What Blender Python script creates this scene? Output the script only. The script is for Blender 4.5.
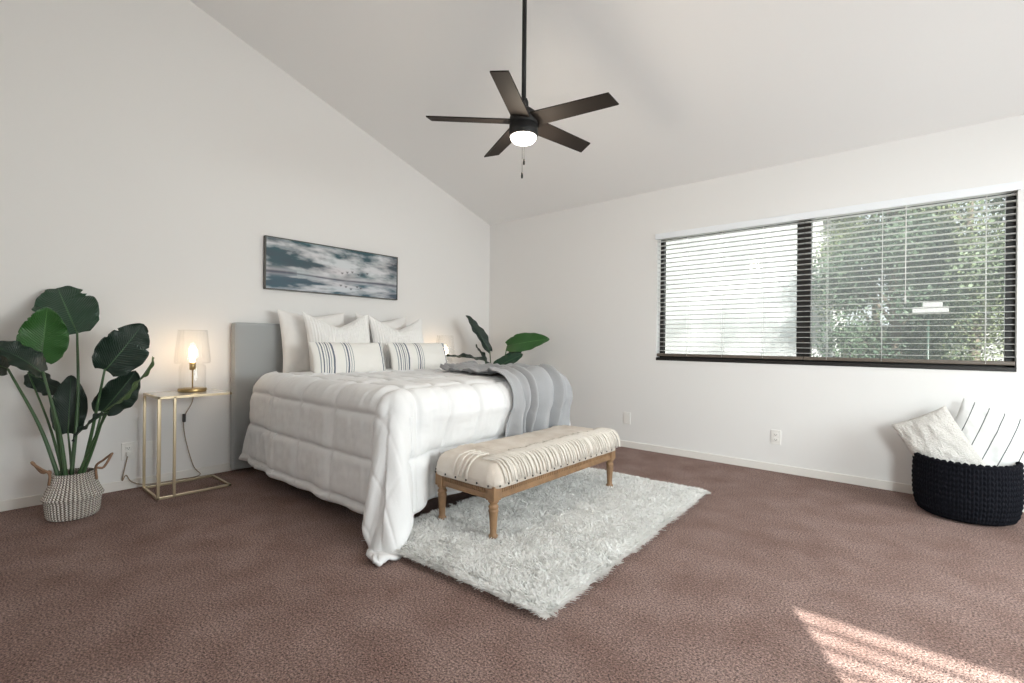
import bpy, bmesh, math, random
import numpy as np
from mathutils import Vector, Matrix

scene = bpy.context.scene
for o in list(bpy.data.objects):
    bpy.data.objects.remove(o, do_unlink=True)
COL = scene.collection
random.seed(4)
PI = math.pi

# ------------------------------------------------------------------ camera
YAW, ROLL = 0.7111, 0.0094
cam_d = bpy.data.cameras.new('camera')
cam_d.sensor_width = 36.0
cam_d.lens = 483.37 * 36.0 / 1024.0
cam_d.shift_y = (342.275 - 341.5) / 1024.0
cam_d.clip_start = 0.02
cam = bpy.data.objects.new('camera', cam_d)
COL.objects.link(cam)
_s, _c, _sr, _cr = math.sin(YAW), math.cos(YAW), math.sin(ROLL), math.cos(ROLL)
cam.matrix_world = Matrix(((_c * _cr, -_c * _sr, _s, 4.083),
                           (_s * _cr, -_s * _sr, -_c, -4.3055),
                           (_sr, _cr, 0.0, 1.012),
                           (0, 0, 0, 1)))
scene.camera = cam

# ------------------------------------------------------------------ exposure, world, sun, added daylight lamps
scene.view_settings.view_transform = 'Standard'
scene.view_settings.look = 'None'
scene.view_settings.exposure = 0.0
scene.view_settings.gamma = 1.0
scene.view_settings.use_curve_mapping = False
scene.cycles.max_bounces = 10
scene.cycles.diffuse_bounces = 5
scene.cycles.transparent_max_bounces = 24
scene.cycles.sample_clamp_indirect = 6.0
scene.cycles.caustics_reflective = False
scene.cycles.caustics_refractive = False

world = bpy.data.worlds.new('world')
scene.world = world
world.use_nodes = True
wn, wl = world.node_tree.nodes, world.node_tree.links
wn.clear()
w_out = wn.new('ShaderNodeOutputWorld')
w_bg = wn.new('ShaderNodeBackground')
w_ramp = wn.new('ShaderNodeValToRGB')
w_sep = wn.new('ShaderNodeSeparateXYZ')
w_geo = wn.new('ShaderNodeTexCoord')
wl.new(w_geo.outputs['Generated'], w_sep.inputs[0])
wl.new(w_sep.outputs['Z'], w_ramp.inputs[0])
w_ramp.color_ramp.elements[0].color = (0.95, 0.96, 1.0, 1)
w_ramp.color_ramp.elements[1].color = (0.62, 0.78, 1.0, 1)
wl.new(w_ramp.outputs[0], w_bg.inputs[0])
w_bg.inputs[1].default_value = 1.2
wl.new(w_bg.outputs[0], w_out.inputs[0])

SUN_DIR = Vector((-0.478, 0.878, -0.697)).normalized()
sd = bpy.data.lights.new('sun', 'SUN')
sd.energy = 24.0
sd.angle = math.radians(0.55)
sd.color = (1.0, 0.965, 0.92)
sun = bpy.data.objects.new('sun', sd)
COL.objects.link(sun)
sun.rotation_euler = SUN_DIR.to_track_quat('-Z', 'Y').to_euler()


def area(name, loc, direction, sx, sy, power, color):
    d = bpy.data.lights.new(name, 'AREA')
    d.shape = 'RECTANGLE'
    d.size, d.size_y = sx, sy
    d.energy = power
    d.color = color
    o = bpy.data.objects.new(name, d)
    COL.objects.link(o)
    o.location = loc
    o.rotation_euler = Vector(direction).to_track_quat('-Z', 'Y').to_euler()
    return o


# added lamps standing in for daylight at the three glazed openings (each lamp sits outside its pane)
area('daylight_fill_patio', (6.70, -2.05, 1.50), (-1, 0.0, -0.75), 2.6, 1.4, 205, (0.95, 0.98, 1.0))
area('daylight_fill_door', (5.47, -5.45, 1.6), (-0.5, 1, -1.5), 1.0, 1.2, 300, (0.93, 0.975, 1.0))
area('daylight_fill_window', (3.33, 0.50, 1.6), (0, -1, -0.3), 2.3, 1.1, 14, (0.95, 0.98, 1.0))

# ------------------------------------------------------------------ helpers


def link(o):
    COL.objects.link(o)
    return o


def mesh_obj(name, V, F, mat, parent=None, smooth=True, uv=None, col=None):
    me = bpy.data.meshes.new(name)
    V = np.asarray(V, dtype=np.float32).reshape(-1, 3)
    if isinstance(F, np.ndarray):
        n, k = F.shape
        me.vertices.add(len(V))
        me.vertices.foreach_set('co', V.ravel())
        me.loops.add(n * k)
        me.loops.foreach_set('vertex_index', F.astype(np.int32).ravel())
        me.polygons.add(n)
        me.polygons.foreach_set('loop_start', np.arange(0, n * k, k, dtype=np.int32))
        try:
            me.polygons.foreach_set('loop_total', np.full(n, k, dtype=np.int32))
        except Exception:
            pass
        me.update(calc_edges=True)
        me.validate()
    else:
        me.from_pydata([tuple(map(float, v)) for v in V], [], F)
        me.update()
    if uv is not None:
        lay = me.uv_layers.new(name='UVMap')
        idx = np.empty(len(me.loops), dtype=np.int32)
        me.loops.foreach_get('vertex_index', idx)
        lay.data.foreach_set('uv', np.asarray(uv, dtype=np.float32)[idx].ravel())
    if col is not None:
        at = me.color_attributes.new('Col', 'FLOAT_COLOR', 'POINT')
        c4 = np.ones((len(V), 4), dtype=np.float32)
        c4[:, :3] = col
        at.data.foreach_set('color', c4.ravel())
    if smooth:
        me.polygons.foreach_set('use_smooth', np.ones(len(me.polygons), dtype=bool))
    if mat is not None:
        me.materials.append(mat)
    o = link(bpy.data.objects.new(name, me))
    if parent is not None:
        o.parent = parent
    return o


def empty(name, loc=(0, 0, 0), rz=0.0):
    o = link(bpy.data.objects.new(name, None))
    o.empty_display_size = 0.1
    o.location = loc
    o.rotation_euler = (0, 0, rz)
    return o


def tag(o, label=None, cat=None, group=None, kind=None):
    if label:
        o['label'] = label
    if cat:
        o['category'] = cat
    if group:
        o['group'] = group
    if kind:
        o['kind'] = kind
    return o


def copy_tree(o, parent=None):
    c = o.copy()
    COL.objects.link(c)
    if parent is not None:
        c.parent = parent
    for ch in list(o.children):
        copy_tree(ch, c)
    return c


class MB:
    """collects shapes, then becomes one mesh object"""

    def __init__(self):
        self.v, self.f, self.sm = [], [], []

    def add(self, V, F, smooth=True):
        b = len(self.v)
        self.v.extend([tuple(map(float, p)) for p in V])
        for q in F:
            self.f.append(tuple(int(i) + b for i in q))
            self.sm.append(smooth)
        return self

    def box(self, x0, x1, y0, y1, z0, z1, bev=0.0, M=None):
        bm = bmesh.new()
        bmesh.ops.create_cube(bm, size=1.0)
        for v in bm.verts:
            v.co = Vector(((x0 + x1) / 2 + v.co.x * (x1 - x0), (y0 + y1) / 2 + v.co.y * (y1 - y0), (z0 + z1) / 2 + v.co.z * (z1 - z0)))
        if bev > 0:
            bmesh.ops.bevel(bm, geom=list(bm.edges), offset=bev, segments=2, profile=0.6, affect='EDGES')
        if M is not None:
            for v in bm.verts:
                v.co = M @ v.co
        bm.verts.index_update()
        self.add([v.co[:] for v in bm.verts], [[v.index for v in f.verts] for f in bm.faces], False)
        bm.free()
        return self

    def lathe(self, prof, n=32, c=(0, 0, 0), M=None, smooth=True):
        V, F = [], []
        for r, z in prof:
            for k in range(n):
                a = 2 * PI * k / n
                p = Vector((c[0] + r * math.cos(a), c[1] + r * math.sin(a), c[2] + z))
                V.append(M @ p if M is not None else p)
        for i in range(len(prof) - 1):
            for k in range(n):
                k2 = (k + 1) % n
                F.append((i * n + k, i * n + k2, (i + 1) * n + k2, (i + 1) * n + k))
        if prof[0][0] > 1e-5:
            F.append(tuple(range(n - 1, -1, -1)))
        if prof[-1][0] > 1e-5:
            m = (len(prof) - 1) * n
            F.append(tuple(range(m, m + n)))
        return self.add(V, F, smooth)

    def tube(self, pts, r, n=8, smooth=True):
        P = [Vector(p) for p in pts]
        R = r if isinstance(r, (list, tuple)) else [r] * len(P)
        up = None
        V, F = [], []
        for i, p in enumerate(P):
            t = (P[min(i + 1, len(P) - 1)] - P[max(i - 1, 0)]).normalized()
            if up is None:
                up = t.orthogonal().normalized()
            up = (up - t * up.dot(t))
            if up.length < 1e-6:
                up = t.orthogonal()
            up.normalize()
            sd_ = t.cross(up)
            for k in range(n):
                a = 2 * PI * k / n
                V.append(p + (up * math.cos(a) + sd_ * math.sin(a)) * R[i])
        for i in range(len(P) - 1):
            for k in range(n):
                k2 = (k + 1) % n
                F.append((i * n + k, i * n + k2, (i + 1) * n + k2, (i + 1) * n + k))
        F.append(tuple(range(n - 1, -1, -1)))
        m = (len(P) - 1) * n
        F.append(tuple(range(m, m + n)))
        return self.add(V, F, smooth)

    def build(self, name, mat, parent=None):
        o = mesh_obj(name, self.v, self.f, mat, parent, smooth=False)
        o.data.polygons.foreach_set('use_smooth', np.array(self.sm, dtype=bool))
        o.data.update()
        return o


def bez(p0, p1, p2, n=12):
    p0, p1, p2 = Vector(p0), Vector(p1), Vector(p2)
    return [p0 * (1 - t) ** 2 + p1 * 2 * t * (1 - t) + p2 * t * t for t in [i / n for i in range(n + 1)]]


def poly(pts, n=6):
    """Catmull-Rom through points"""
    P = [Vector(p) for p in pts]
    P = [P[0] * 2 - P[1]] + P + [P[-1] * 2 - P[-2]]
    out = []
    for i in range(1, len(P) - 2):
        for k in range(n):
            t = k / n
            a, b, c, d = P[i - 1], P[i], P[i + 1], P[i + 2]
            out.append(0.5 * ((2 * b) + (c - a) * t + (2 * a - 5 * b + 4 * c - d) * t * t + (3 * b - a - 3 * c + d) * t ** 3))
    out.append(P[-2])
    return out


def quads(nu, nv, closed=False):
    """faces of an nu x nv vertex grid, row-major over u"""
    U = nu if closed else nu - 1
    i, j = np.meshgrid(np.arange(U), np.arange(nv - 1), indexing='ij')
    i2 = (i + 1) % nu
    return np.stack([i * nv + j, i2 * nv + j, i2 * nv + j + 1, i * nv + j + 1], -1).reshape(-1, 4)


_rng = np.random.RandomState(11)
_LAT = _rng.rand(128, 128)


def vnoise(x, y):
    xi, yi = np.floor(x).astype(int), np.floor(y).astype(int)
    fx, fy = x - xi, y - yi
    fx, fy = fx * fx * (3 - 2 * fx), fy * fy * (3 - 2 * fy)
    g = lambda a, b: _LAT[a % 128, b % 128]
    return (g(xi, yi) * (1 - fx) * (1 - fy) + g(xi + 1, yi) * fx * (1 - fy) + g(xi, yi + 1) * (1 - fx) * fy + g(xi + 1, yi + 1) * fx * fy)


def fbm(x, y, o=4):
    s, a, t = 0, 0.5, 0
    for k in range(o):
        s = s + a * vnoise(x * 2 ** k + 17.3 * k, y * 2 ** k + 9.1 * k)
        t += a
        a *= 0.5
    return s / t


def grid_normals(P):
    du = np.gradient(P, axis=0)
    dv = np.gradient(P, axis=1)
    n = np.cross(du, dv)
    return n / np.maximum(np.linalg.norm(n, axis=-1, keepdims=True), 1e-9)


# ------------------------------------------------------------------ materials


def mat(name, color, rough=0.6, metal=0.0, spec=0.5, bump=None, var=None, sheen=0.0, coord='Object'):
    """bump: list of (scale, strength, distance); var: (scale, colour2, lo, hi)"""
    m = bpy.data.materials.new(name)
    m.use_nodes = True
    n, l = m.node_tree.nodes, m.node_tree.links
    b = n['Principled BSDF']
    b.inputs['Base Color'].default_value = (*color, 1)
    b.inputs['Roughness'].default_value = rough
    b.inputs['Metallic'].default_value = metal
    b.inputs['Specular IOR Level'].default_value = spec
    if sheen:
        b.inputs['Sheen Weight'].default_value = sheen
    tc = n.new('ShaderNodeTexCoord')
    if var:
        nz = n.new('ShaderNodeTexNoise')
        nz.inputs['Scale'].default_value = var[0]
        nz.inputs['Detail'].default_value = 4
        l.new(tc.outputs[coord], nz.inputs['Vector'])
        rp = n.new('ShaderNodeValToRGB')
        rp.color_ramp.elements[0].position = var[2]
        rp.color_ramp.elements[1].position = var[3]
        rp.color_ramp.elements[0].color = (*color, 1)
        rp.color_ramp.elements[1].color = (*var[1], 1)
        l.new(nz.outputs['Fac'], rp.inputs[0])
        l.new(rp.outputs[0], b.inputs['Base Color'])
    prev = None
    for sc, st, di in (bump or []):
        nz = n.new('ShaderNodeTexNoise')
        nz.inputs['Scale'].default_value = sc
        nz.inputs['Detail'].default_value = 3
        l.new(tc.outputs[coord], nz.inputs['Vector'])
        bp = n.new('ShaderNodeBump')
        bp.inputs['Strength'].default_value = st
        bp.inputs['Distance'].default_value = di
        l.new(nz.outputs['Fac'], bp.inputs['Height'])
        if prev:
            l.new(prev.outputs[0], bp.inputs['Normal'])
        prev = bp
    if prev:
        l.new(prev.outputs[0], b.inputs['Normal'])
    return m


def emit(name, color, strength):
    m = bpy.data.materials.new(name)
    m.use_nodes = True
    n, l = m.node_tree.nodes, m.node_tree.links
    n.clear()
    o = n.new('ShaderNodeOutputMaterial')
    e = n.new('ShaderNodeEmission')
    e.inputs[0].default_value = (*color, 1)
    e.inputs[1].default_value = strength
    l.new(e.outputs[0], o.inputs[0])
    return m


def thin_glass(name, tint=(1, 1, 1), refl=0.12, rough=0.02, grazing=0.35):
    m = bpy.data.materials.new(name)
    m.use_nodes = True
    n, l = m.node_tree.nodes, m.node_tree.links
    n.clear()
    o = n.new('ShaderNodeOutputMaterial')
    t = n.new('ShaderNodeBsdfTransparent')
    t.inputs[0].default_value = (*tint, 1)
    g = n.new('ShaderNodeBsdfGlossy')
    g.inputs['Roughness'].default_value = rough
    mx = n.new('ShaderNodeMixShader')
    lw = n.new('ShaderNodeLayerWeight')
    lw.inputs[0].default_value = grazing
    mp = n.new('ShaderNodeMapRange')
    mp.inputs['To Min'].default_value = refl * 0.3
    mp.inputs['To Max'].default_value = min(1.0, refl * 4)
    l.new(lw.outputs['Facing'], mp.inputs['Value'])
    l.new(mp.outputs[0], mx.inputs[0])
    l.new(t.outputs[0], mx.inputs[1])
    l.new(g.outputs[0], mx.inputs[2])
    l.new(mx.outputs[0], o.inputs[0])
    return m


def uv_bands(m, chans):
    """multiply-mix dark bands over UV.x: chans = list of (lo, hi, colour)"""
    n, l = m.node_tree.nodes, m.node_tree.links
    b = n['Principled BSDF']
    uv = n.new('ShaderNodeUVMap')
    sp = n.new('ShaderNodeSeparateXYZ')
    l.new(uv.outputs[0], sp.inputs[0])
    base = b.inputs['Base Color']
    src = base.links[0].from_socket if base.links else None
    if src is None:
        rgb = n.new('ShaderNodeRGB')
        rgb.outputs[0].default_value = base.default_value[:]
        src = rgb.outputs[0]
    for lo, hi, colr in chans:
        a = n.new('ShaderNodeMath'); a.operation = 'COMPARE'
        a.inputs[1].default_value = (lo + hi) / 2
        a.inputs[2].default_value = (hi - lo) / 2
        l.new(sp.outputs['X'], a.inputs[0])
        mx = n.new('ShaderNodeMix'); mx.data_type = 'RGBA'
        l.new(a.outputs[0], mx.inputs['Factor'])
        l.new(src, mx.inputs['A'])
        mx.inputs['B'].default_value = (*colr, 1)
        src = mx.outputs['Result']
    l.new(src, base)
    return m


M_wall = mat('wall_paint', (0.80, 0.785, 0.772), 0.75, spec=0.25, bump=[(120, 0.06, 0.002)])
M_ceil = mat('ceiling_paint', (0.88, 0.875, 0.87), 0.8, spec=0.2, bump=[(90, 0.08, 0.002)])
M_trim = mat('white_trim', (0.80, 0.77, 0.73), 0.4)
M_plate = mat('white_plastic', (0.82, 0.80, 0.77), 0.35)
M_slot = mat('outlet_slot', (0.06, 0.055, 0.05), 0.6)
M_carpet = mat('mauve_carpet', (0.235, 0.142, 0.117), 0.95, spec=0.1, sheen=0.06,
               bump=[(190, 1.0, 0.012), (80, 0.6, 0.012), (6, 0.5, 0.04)], var=(4.2, (0.37, 0.255, 0.225), 0.25, 0.80))


def carpet_fine(m):
    n, l = m.node_tree.nodes, m.node_tree.links
    b = n['Principled BSDF']
    src = b.inputs['Base Color'].links[0].from_socket
    tc = n.new('ShaderNodeTexCoord')
    nz = n.new('ShaderNodeTexNoise')
    nz.inputs['Scale'].default_value = 135
    nz.inputs['Detail'].default_value = 5
    nz.inputs['Roughness'].default_value = 0.75
    l.new(tc.outputs['Object'], nz.inputs['Vector'])
    mr = n.new('ShaderNodeMapRange')
    mr.inputs['From Min'].default_value = 0.38
    mr.inputs['From Max'].default_value = 0.64
    mr.inputs['To Min'].default_value = 0.20
    mr.inputs['To Max'].default_value = 1.85
    l.new(nz.outputs['Fac'], mr.inputs['Value'])
    mx = n.new('ShaderNodeMix'); mx.data_type = 'RGBA'; mx.blend_type = 'MULTIPLY'
    mx.inputs['Factor'].default_value = 1.0
    l.new(src, mx.inputs['A'])
    l.new(mr.outputs[0], mx.inputs['B'])
    l.new(mx.outputs['Result'], b.inputs['Base Color'])


carpet_fine(M_carpet)
M_bronze = mat('dark_bronze_frame', (0.012, 0.010, 0.009), 0.45, spec=0.4)
M_rail = mat('brown_blind_rail', (0.13, 0.105, 0.085), 0.35)
M_slat = mat('blind_slat', (0.62, 0.615, 0.60), 0.45)
M_valance = mat('white_valance', (0.85, 0.87, 0.90), 0.45)
M_cord = mat('white_cord', (0.8, 0.79, 0.77), 0.7)
M_pane = thin_glass('window_glass', (0.93, 0.95, 0.94), 0.06)
M_hazy = thin_glass('hazy_window_glass', (0.93, 0.95, 0.94), 0.06)


def add_haze(m, f):
    """mixes an even pale translucent haze into the pane shader"""
    n, l = m.node_tree.nodes, m.node_tree.links
    out = [q for q in n if q.type == 'OUTPUT_MATERIAL'][0]
    src = out.inputs[0].links[0].from_socket
    tr = n.new('ShaderNodeBsdfTranslucent')
    tr.inputs[0].default_value = (0.85, 0.88, 0.86, 1)
    mx = n.new('ShaderNodeMixShader')
    mx.inputs[0].default_value = f
    l.new(src, mx.inputs[1]); l.new(tr.outputs[0], mx.inputs[2]); l.new(mx.outputs[0], out.inputs[0])


add_haze(M_hazy, 0.06)
M_head = mat('grey_upholstery', (0.37, 0.385, 0.39), 0.9, spec=0.15, sheen=0.3, bump=[(260, 0.4, 0.002)])
M_mattress = mat('mattress_fabric', (0.78, 0.77, 0.75), 0.9, spec=0.1)
M_darkbase = mat('bed_base_cloth', (0.09, 0.09, 0.095), 0.9)
M_comf = mat('white_comforter_cotton', (0.785, 0.785, 0.79), 0.85, spec=0.15, sheen=0.15, bump=[(40, 0.10, 0.006), (320, 0.12, 0.001)])
M_pil = mat('white_pillow_cotton', (0.84, 0.82, 0.80), 0.88, spec=0.12, bump=[(28, 0.15, 0.008)])
M_rib = mat('white_ribbed_cotton', (0.85, 0.835, 0.82), 0.88, spec=0.12, bump=[(28, 0.12, 0.008)])
M_lum = mat('cream_woven_linen', (0.82, 0.80, 0.765), 0.9, spec=0.1, bump=[(220, 0.25, 0.002)])
NAVY, GREYB = (0.15, 0.17, 0.215), (0.33, 0.35, 0.38)
uv_bands(M_lum, [(0.07, 0.085, GREYB), (0.105, 0.12, NAVY), (0.14, 0.15, GREYB), (0.165, 0.18, NAVY), (0.195, 0.205, GREYB), (0.225, 0.247, NAVY),
                 (0.375, 0.385, GREYB), (0.405, 0.425, NAVY), (0.445, 0.455, GREYB), (0.475, 0.485, GREYB), (0.925, 0.945, NAVY), (0.96, 0.97, GREYB)])
M_throw = mat('grey_knit_throw', (0.37, 0.375, 0.39), 0.92, spec=0.1, sheen=0.3, bump=[(240, 0.4, 0.003)])
M_wood = mat('honey_carved_wood', (0.29, 0.170, 0.086), 0.55, bump=[(60, 0.25, 0.003)], var=(14, (0.19, 0.108, 0.055), 0.38, 0.7))
M_seat = mat('cream_woven_cotton', (0.71, 0.65, 0.585), 0.92, spec=0.1, bump=[(200, 0.5, 0.004)], var=(9, (0.61, 0.535, 0.465), 0.4, 0.7))
M_fringe = mat('cream_fringe_yarn', (0.71, 0.66, 0.60), 0.92, spec=0.1, bump=[(300, 0.4, 0.003)])
M_nail = mat('dark_stud', (0.055, 0.05, 0.05), 0.35, 0.7)
M_rug = mat('white_shag', (0.93, 0.925, 0.91), 0.9, spec=0.1)
_rn, _rl = M_rug.node_tree.nodes, M_rug.node_tree.links
_rt = _rn.new('ShaderNodeBsdfTranslucent'); _rt.inputs[0].default_value = (0.93, 0.925, 0.91, 1)
_rm = _rn.new('ShaderNodeMixShader'); _rm.inputs[0].default_value = 0.45
_ro = [q for q in _rn if q.type == 'OUTPUT_MATERIAL'][0]
_rl.new(_rn['Principled BSDF'].outputs[0], _rm.inputs[1]); _rl.new(_rt.outputs[0], _rm.inputs[2]); _rl.new(_rm.outputs[0], _ro.inputs[0])
M_rugback = mat('rug_backing', (0.90, 0.89, 0.86), 0.95)
M_gold = mat('brushed_gold_metal', (0.56, 0.46, 0.315), 0.32, 0.85)
M_brass = mat('antique_brass', (0.42, 0.30, 0.14), 0.3, 0.95)
M_mirror = mat('pale_glass_top', (0.72, 0.70, 0.66), 0.08, 0.0, 0.8)
M_lampglass = thin_glass('clear_lamp_glass', (0.995, 0.992, 0.985), 0.08, 0.03)
M_bulb = emit('warm_bulb', (1.0, 0.72, 0.45), 34.0)
M_ccord = mat('clear_brown_cord', (0.30, 0.22, 0.15), 0.5)
M_black = mat('black_metal', (0.016, 0.015, 0.015), 0.55, 0.0, 0.3)
M_blade = mat('dark_walnut_blade', (0.019, 0.015, 0.013), 0.7, spec=0.2, bump=[(30, 0.1, 0.002)])
M_lens = emit('fan_light_lens', (1.0, 0.93, 0.82), 9.0)
M_pframe = mat('dark_bronze_picture_frame', (0.075, 0.07, 0.062), 0.4)
M_knit = mat('black_chunky_yarn', (0.0055, 0.006, 0.009), 0.9, spec=0.12, bump=[(150, 0.5, 0.004)])
M_boucle = mat('beige_boucle', (0.66, 0.63, 0.60), 0.95, spec=0.08, bump=[(130, 0.9, 0.012)], var=(120, (0.56, 0.53, 0.49), 0.35, 0.72))
M_stripe = mat('white_striped_linen', (0.70, 0.695, 0.685), 0.9, spec=0.1, bump=[(30, 0.12, 0.006), (260, 0.2, 0.001)])
uv_bands(M_stripe, [(x, x + 0.011, (0.09, 0.095, 0.10)) for x in (0.12, 0.28, 0.44, 0.60, 0.76, 0.92)])
M_soil = mat('dark_soil', (0.03, 0.022, 0.016), 0.95, bump=[(60, 0.9, 0.02)])
M_rope = mat('braided_seagrass_handle', (0.27, 0.16, 0.10), 0.85, bump=[(120, 0.6, 0.006)])
M_stem = mat('green_stem', (0.050, 0.105, 0.042), 0.42)
M_bark = mat('tree_bark', (0.10, 0.08, 0.06), 0.9, bump=[(20, 0.6, 0.02)])


def leaf_mat(name, c1, c2, mid, rough=0.32):
    m = mat(name, c1, rough, spec=0.5)
    n, l = m.node_tree.nodes, m.node_tree.links
    b = n['Principled BSDF']
    uv = n.new('ShaderNodeUVMap')
    sp = n.new('ShaderNodeSeparateXYZ')
    l.new(uv.outputs[0], sp.inputs[0])
    # distance from midrib
    a = n.new('ShaderNodeMath'); a.operation = 'SUBTRACT'; a.inputs[1].default_value = 0.5
    l.new(sp.outputs['X'], a.inputs[0])
    ab = n.new('ShaderNodeMath'); ab.operation = 'ABSOLUTE'
    l.new(a.outputs[0], ab.inputs[0])
    # side veins: sin(90*(v - 0.5*|u|))
    mu = n.new('ShaderNodeMath'); mu.operation = 'MULTIPLY'; mu.inputs[1].default_value = -0.55
    l.new(ab.outputs[0], mu.inputs[0])
    ad = n.new('ShaderNodeMath'); ad.operation = 'ADD'
    l.new(mu.outputs[0], ad.inputs[0]); l.new(sp.outputs['Y'], ad.inputs[1])
    m2 = n.new('ShaderNodeMath'); m2.operation = 'MULTIPLY'; m2.inputs[1].default_value = 150
    l.new(ad.outputs[0], m2.inputs[0])
    sn = n.new('ShaderNodeMath'); sn.operation = 'SINE'
    l.new(m2.outputs[0], sn.inputs[0])
    mr = n.new('ShaderNodeMapRange'); mr.inputs['From Min'].default_value = -1
    l.new(sn.outputs[0], mr.inputs['Value'])
    mx = n.new('ShaderNodeMix'); mx.data_type = 'RGBA'
    mx.inputs['A'].default_value = (*c1, 1); mx.inputs['B'].default_value = (*c2, 1)
    l.new(mr.outputs[0], mx.inputs['Factor'])
    cp = n.new('ShaderNodeMath'); cp.operation = 'LESS_THAN'; cp.inputs[1].default_value = 0.014
    l.new(ab.outputs[0], cp.inputs[0])
    mx2 = n.new('ShaderNodeMix'); mx2.data_type = 'RGBA'
    l.new(cp.outputs[0], mx2.inputs['Factor'])
    l.new(mx.outputs['Result'], mx2.inputs['A'])
    mx2.inputs['B'].default_value = (*mid, 1)
    l.new(mx2.outputs['Result'], b.inputs['Base Color'])
    bp = n.new('ShaderNodeBump'); bp.inputs['Strength'].default_value = 0.35; bp.inputs['Distance'].default_value = 0.004
    l.new(sn.outputs[0], bp.inputs['Height'])
    l.new(bp.outputs[0], b.inputs['Normal'])
    return m


M_leaf = leaf_mat('deep_green_leaf', (0.013, 0.046, 0.024), (0.018, 0.058, 0.030), (0.07, 0.16, 0.07))
M_leafL = leaf_mat('bright_green_leaf', (0.022, 0.090, 0.018), (0.036, 0.125, 0.026), (0.10, 0.24, 0.07))
M_leafD = leaf_mat('dark_green_leaf', (0.0065, 0.020, 0.013), (0.009, 0.026, 0.016), (0.035, 0.08, 0.04), 0.4)
M_leafE = leaf_mat('young_leaf_edge', (0.09, 0.15, 0.06), (0.11, 0.18, 0.07), (0.03, 0.06, 0.02), 0.45)

# ------------------------------------------------------------------ setting
RX, RY = 5.95, -4.75           # right wall x, front wall y; corner of the two seen walls is the origin
H0, SL = 2.446, 0.322         # ceiling height along the back wall and its rise towards the front


def cz(y):
    return H0 - SL * y


def structure(o):
    return tag(o, kind='structure')


mb = MB()
mb.box(-0.15, RX + 0.15, RY - 0.15, 0.15, -0.12, 0.0)
structure(mb.build('floor', M_carpet))

mb = MB()
V = []
for z in (0.0, 0.14):
    for x in (-0.15, RX + 0.15):
        for y in (RY - 0.15, 0.15):
            V.append((x, y, cz(y) + z))
mb.add(V, [(0, 1, 3, 2), (4, 6, 7, 5), (0, 4, 5, 1), (2, 3, 7, 6), (0, 2, 6, 4), (1, 5, 7, 3)], False)
structure(mb.build('ceiling', M_ceil))


def side_wall(name, x0, x1, holes):
    """wall in a plane of constant x whose top follows the ceiling"""
    m_ = MB()
    ys = sorted({RY - 0.15, 0.15, *[h for q in holes for h in q[:2]]})
    for a, b_ in zip(ys[:-1], ys[1:]):
        hole = [q for q in holes if q[0] <= a and b_ <= q[1]]
        segs = [(0.0, None)]
        if hole:
            segs = ([(0.0, hole[0][2])] if hole[0][2] > 0.001 else []) + [(hole[0][3], None)]
        for z0, z1 in segs:
            V = []
            for x in (x0, x1):
                V += [(x, a, z0), (x, b_, z0), (x, b_, z1 if z1 is not None else cz(b_) + 0.05), (x, a, z1 if z1 is not None else cz(a) + 0.05)]
            m_.add(V, [(0, 1, 2, 3), (7, 6, 5, 4), (0, 4, 5, 1), (1, 5, 6, 2), (2, 6, 7, 3), (3, 7, 4, 0)], False)
    return structure(m_.build(name, M_wall))


def long_wall(name, y0, y1, holes, top):
    m_ = MB()
    xs = sorted({0.0, RX, *[h for q in holes for h in q[:2]]})
    for a, b_ in zip(xs[:-1], xs[1:]):
        hole = [q for q in holes if q[0] <= a and b_ <= q[1]]
        if hole:
            if hole[0][2] > 0.001:
                m_.box(a, b_, y0, y1, 0, hole[0][2])
            m_.box(a, b_, y0, y1, hole[0][3], top)
        else:
            m_.box(a, b_, y0, y1, 0, top)
    return structure(m_.build(name, M_wall))


WX0, WX1, WZ0, WZ1 = 2.155, 4.497, 0.862, 2.035
side_wall('wall_left', -0.15, 0.0, [])
side_wall('wall_right', RX, RX + 0.15, [(-3.4, -0.7, 0.0, 2.06)])
long_wall('wall_back', 0.0, 0.15, [(WX0, WX1, WZ0, WZ1)], H0 + 0.0)
long_wall('wall_front', RY - 0.15, RY, [(5.09, 5.84, 0.0, 2.17)], cz(RY) + 0.03)


def baseboard(name, pts):
    m_ = MB()
    for b_ in pts:
        m_.box(*b_, 0.003)
    return structure(m_.build(name, M_trim))


baseboard('baseboard_left', [(0, 0.012, RY, -0.012, 0, 0.062)])
baseboard('baseboard_back', [(0, RX, -0.012, 0, 0, 0.062)])
baseboard('baseboard_right', [(RX - 0.012, RX, -0.7, -0.012, 0, 0.062), (RX - 0.012, RX, RY, -3.4, 0, 0.062)])
baseboard('baseboard_front', [(0, 5.07, RY, RY + 0.012, 0, 0.062)])

# window in the back wall: dark frame, centre mullion, fixed pane on the right, sliding sash with insect screen on the left
mb = MB()
FY0, FY1 = 0.075, 0.125
fw = 0.036
mb.box(WX0, WX1, FY0, FY1, WZ0, WZ0 + 0.045, 0.003)
mb.box(WX0, WX1, FY0, FY1, WZ1 - 0.05, WZ1, 0.003)
mb.box(WX0, WX0 + fw, FY0, FY1, WZ0, WZ1, 0.003)
mb.box(WX1 - 0.046, WX1, FY0, FY1, WZ0, WZ1, 0.003)
mb.box(3.290, 3.386, FY0 - 0.012, FY1, WZ0, WZ1, 0.003)
mb.box(WX0, WX1, -0.006, FY0, WZ0 - 0.004, WZ0 + 0.022)
win = structure(mb.build('window_1', M_bronze))
mb = MB(); mb.box(3.33, WX1 - 0.03, 0.098, 0.103, WZ0 + 0.03, WZ1 - 0.03); mb.build('pane', M_hazy, win)
mb = MB(); mb.box(WX0 + 0.03, 3.30, 0.086, 0.091, WZ0 + 0.03, WZ1 - 0.03); mb.build('pane', M_pane, win)

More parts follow.
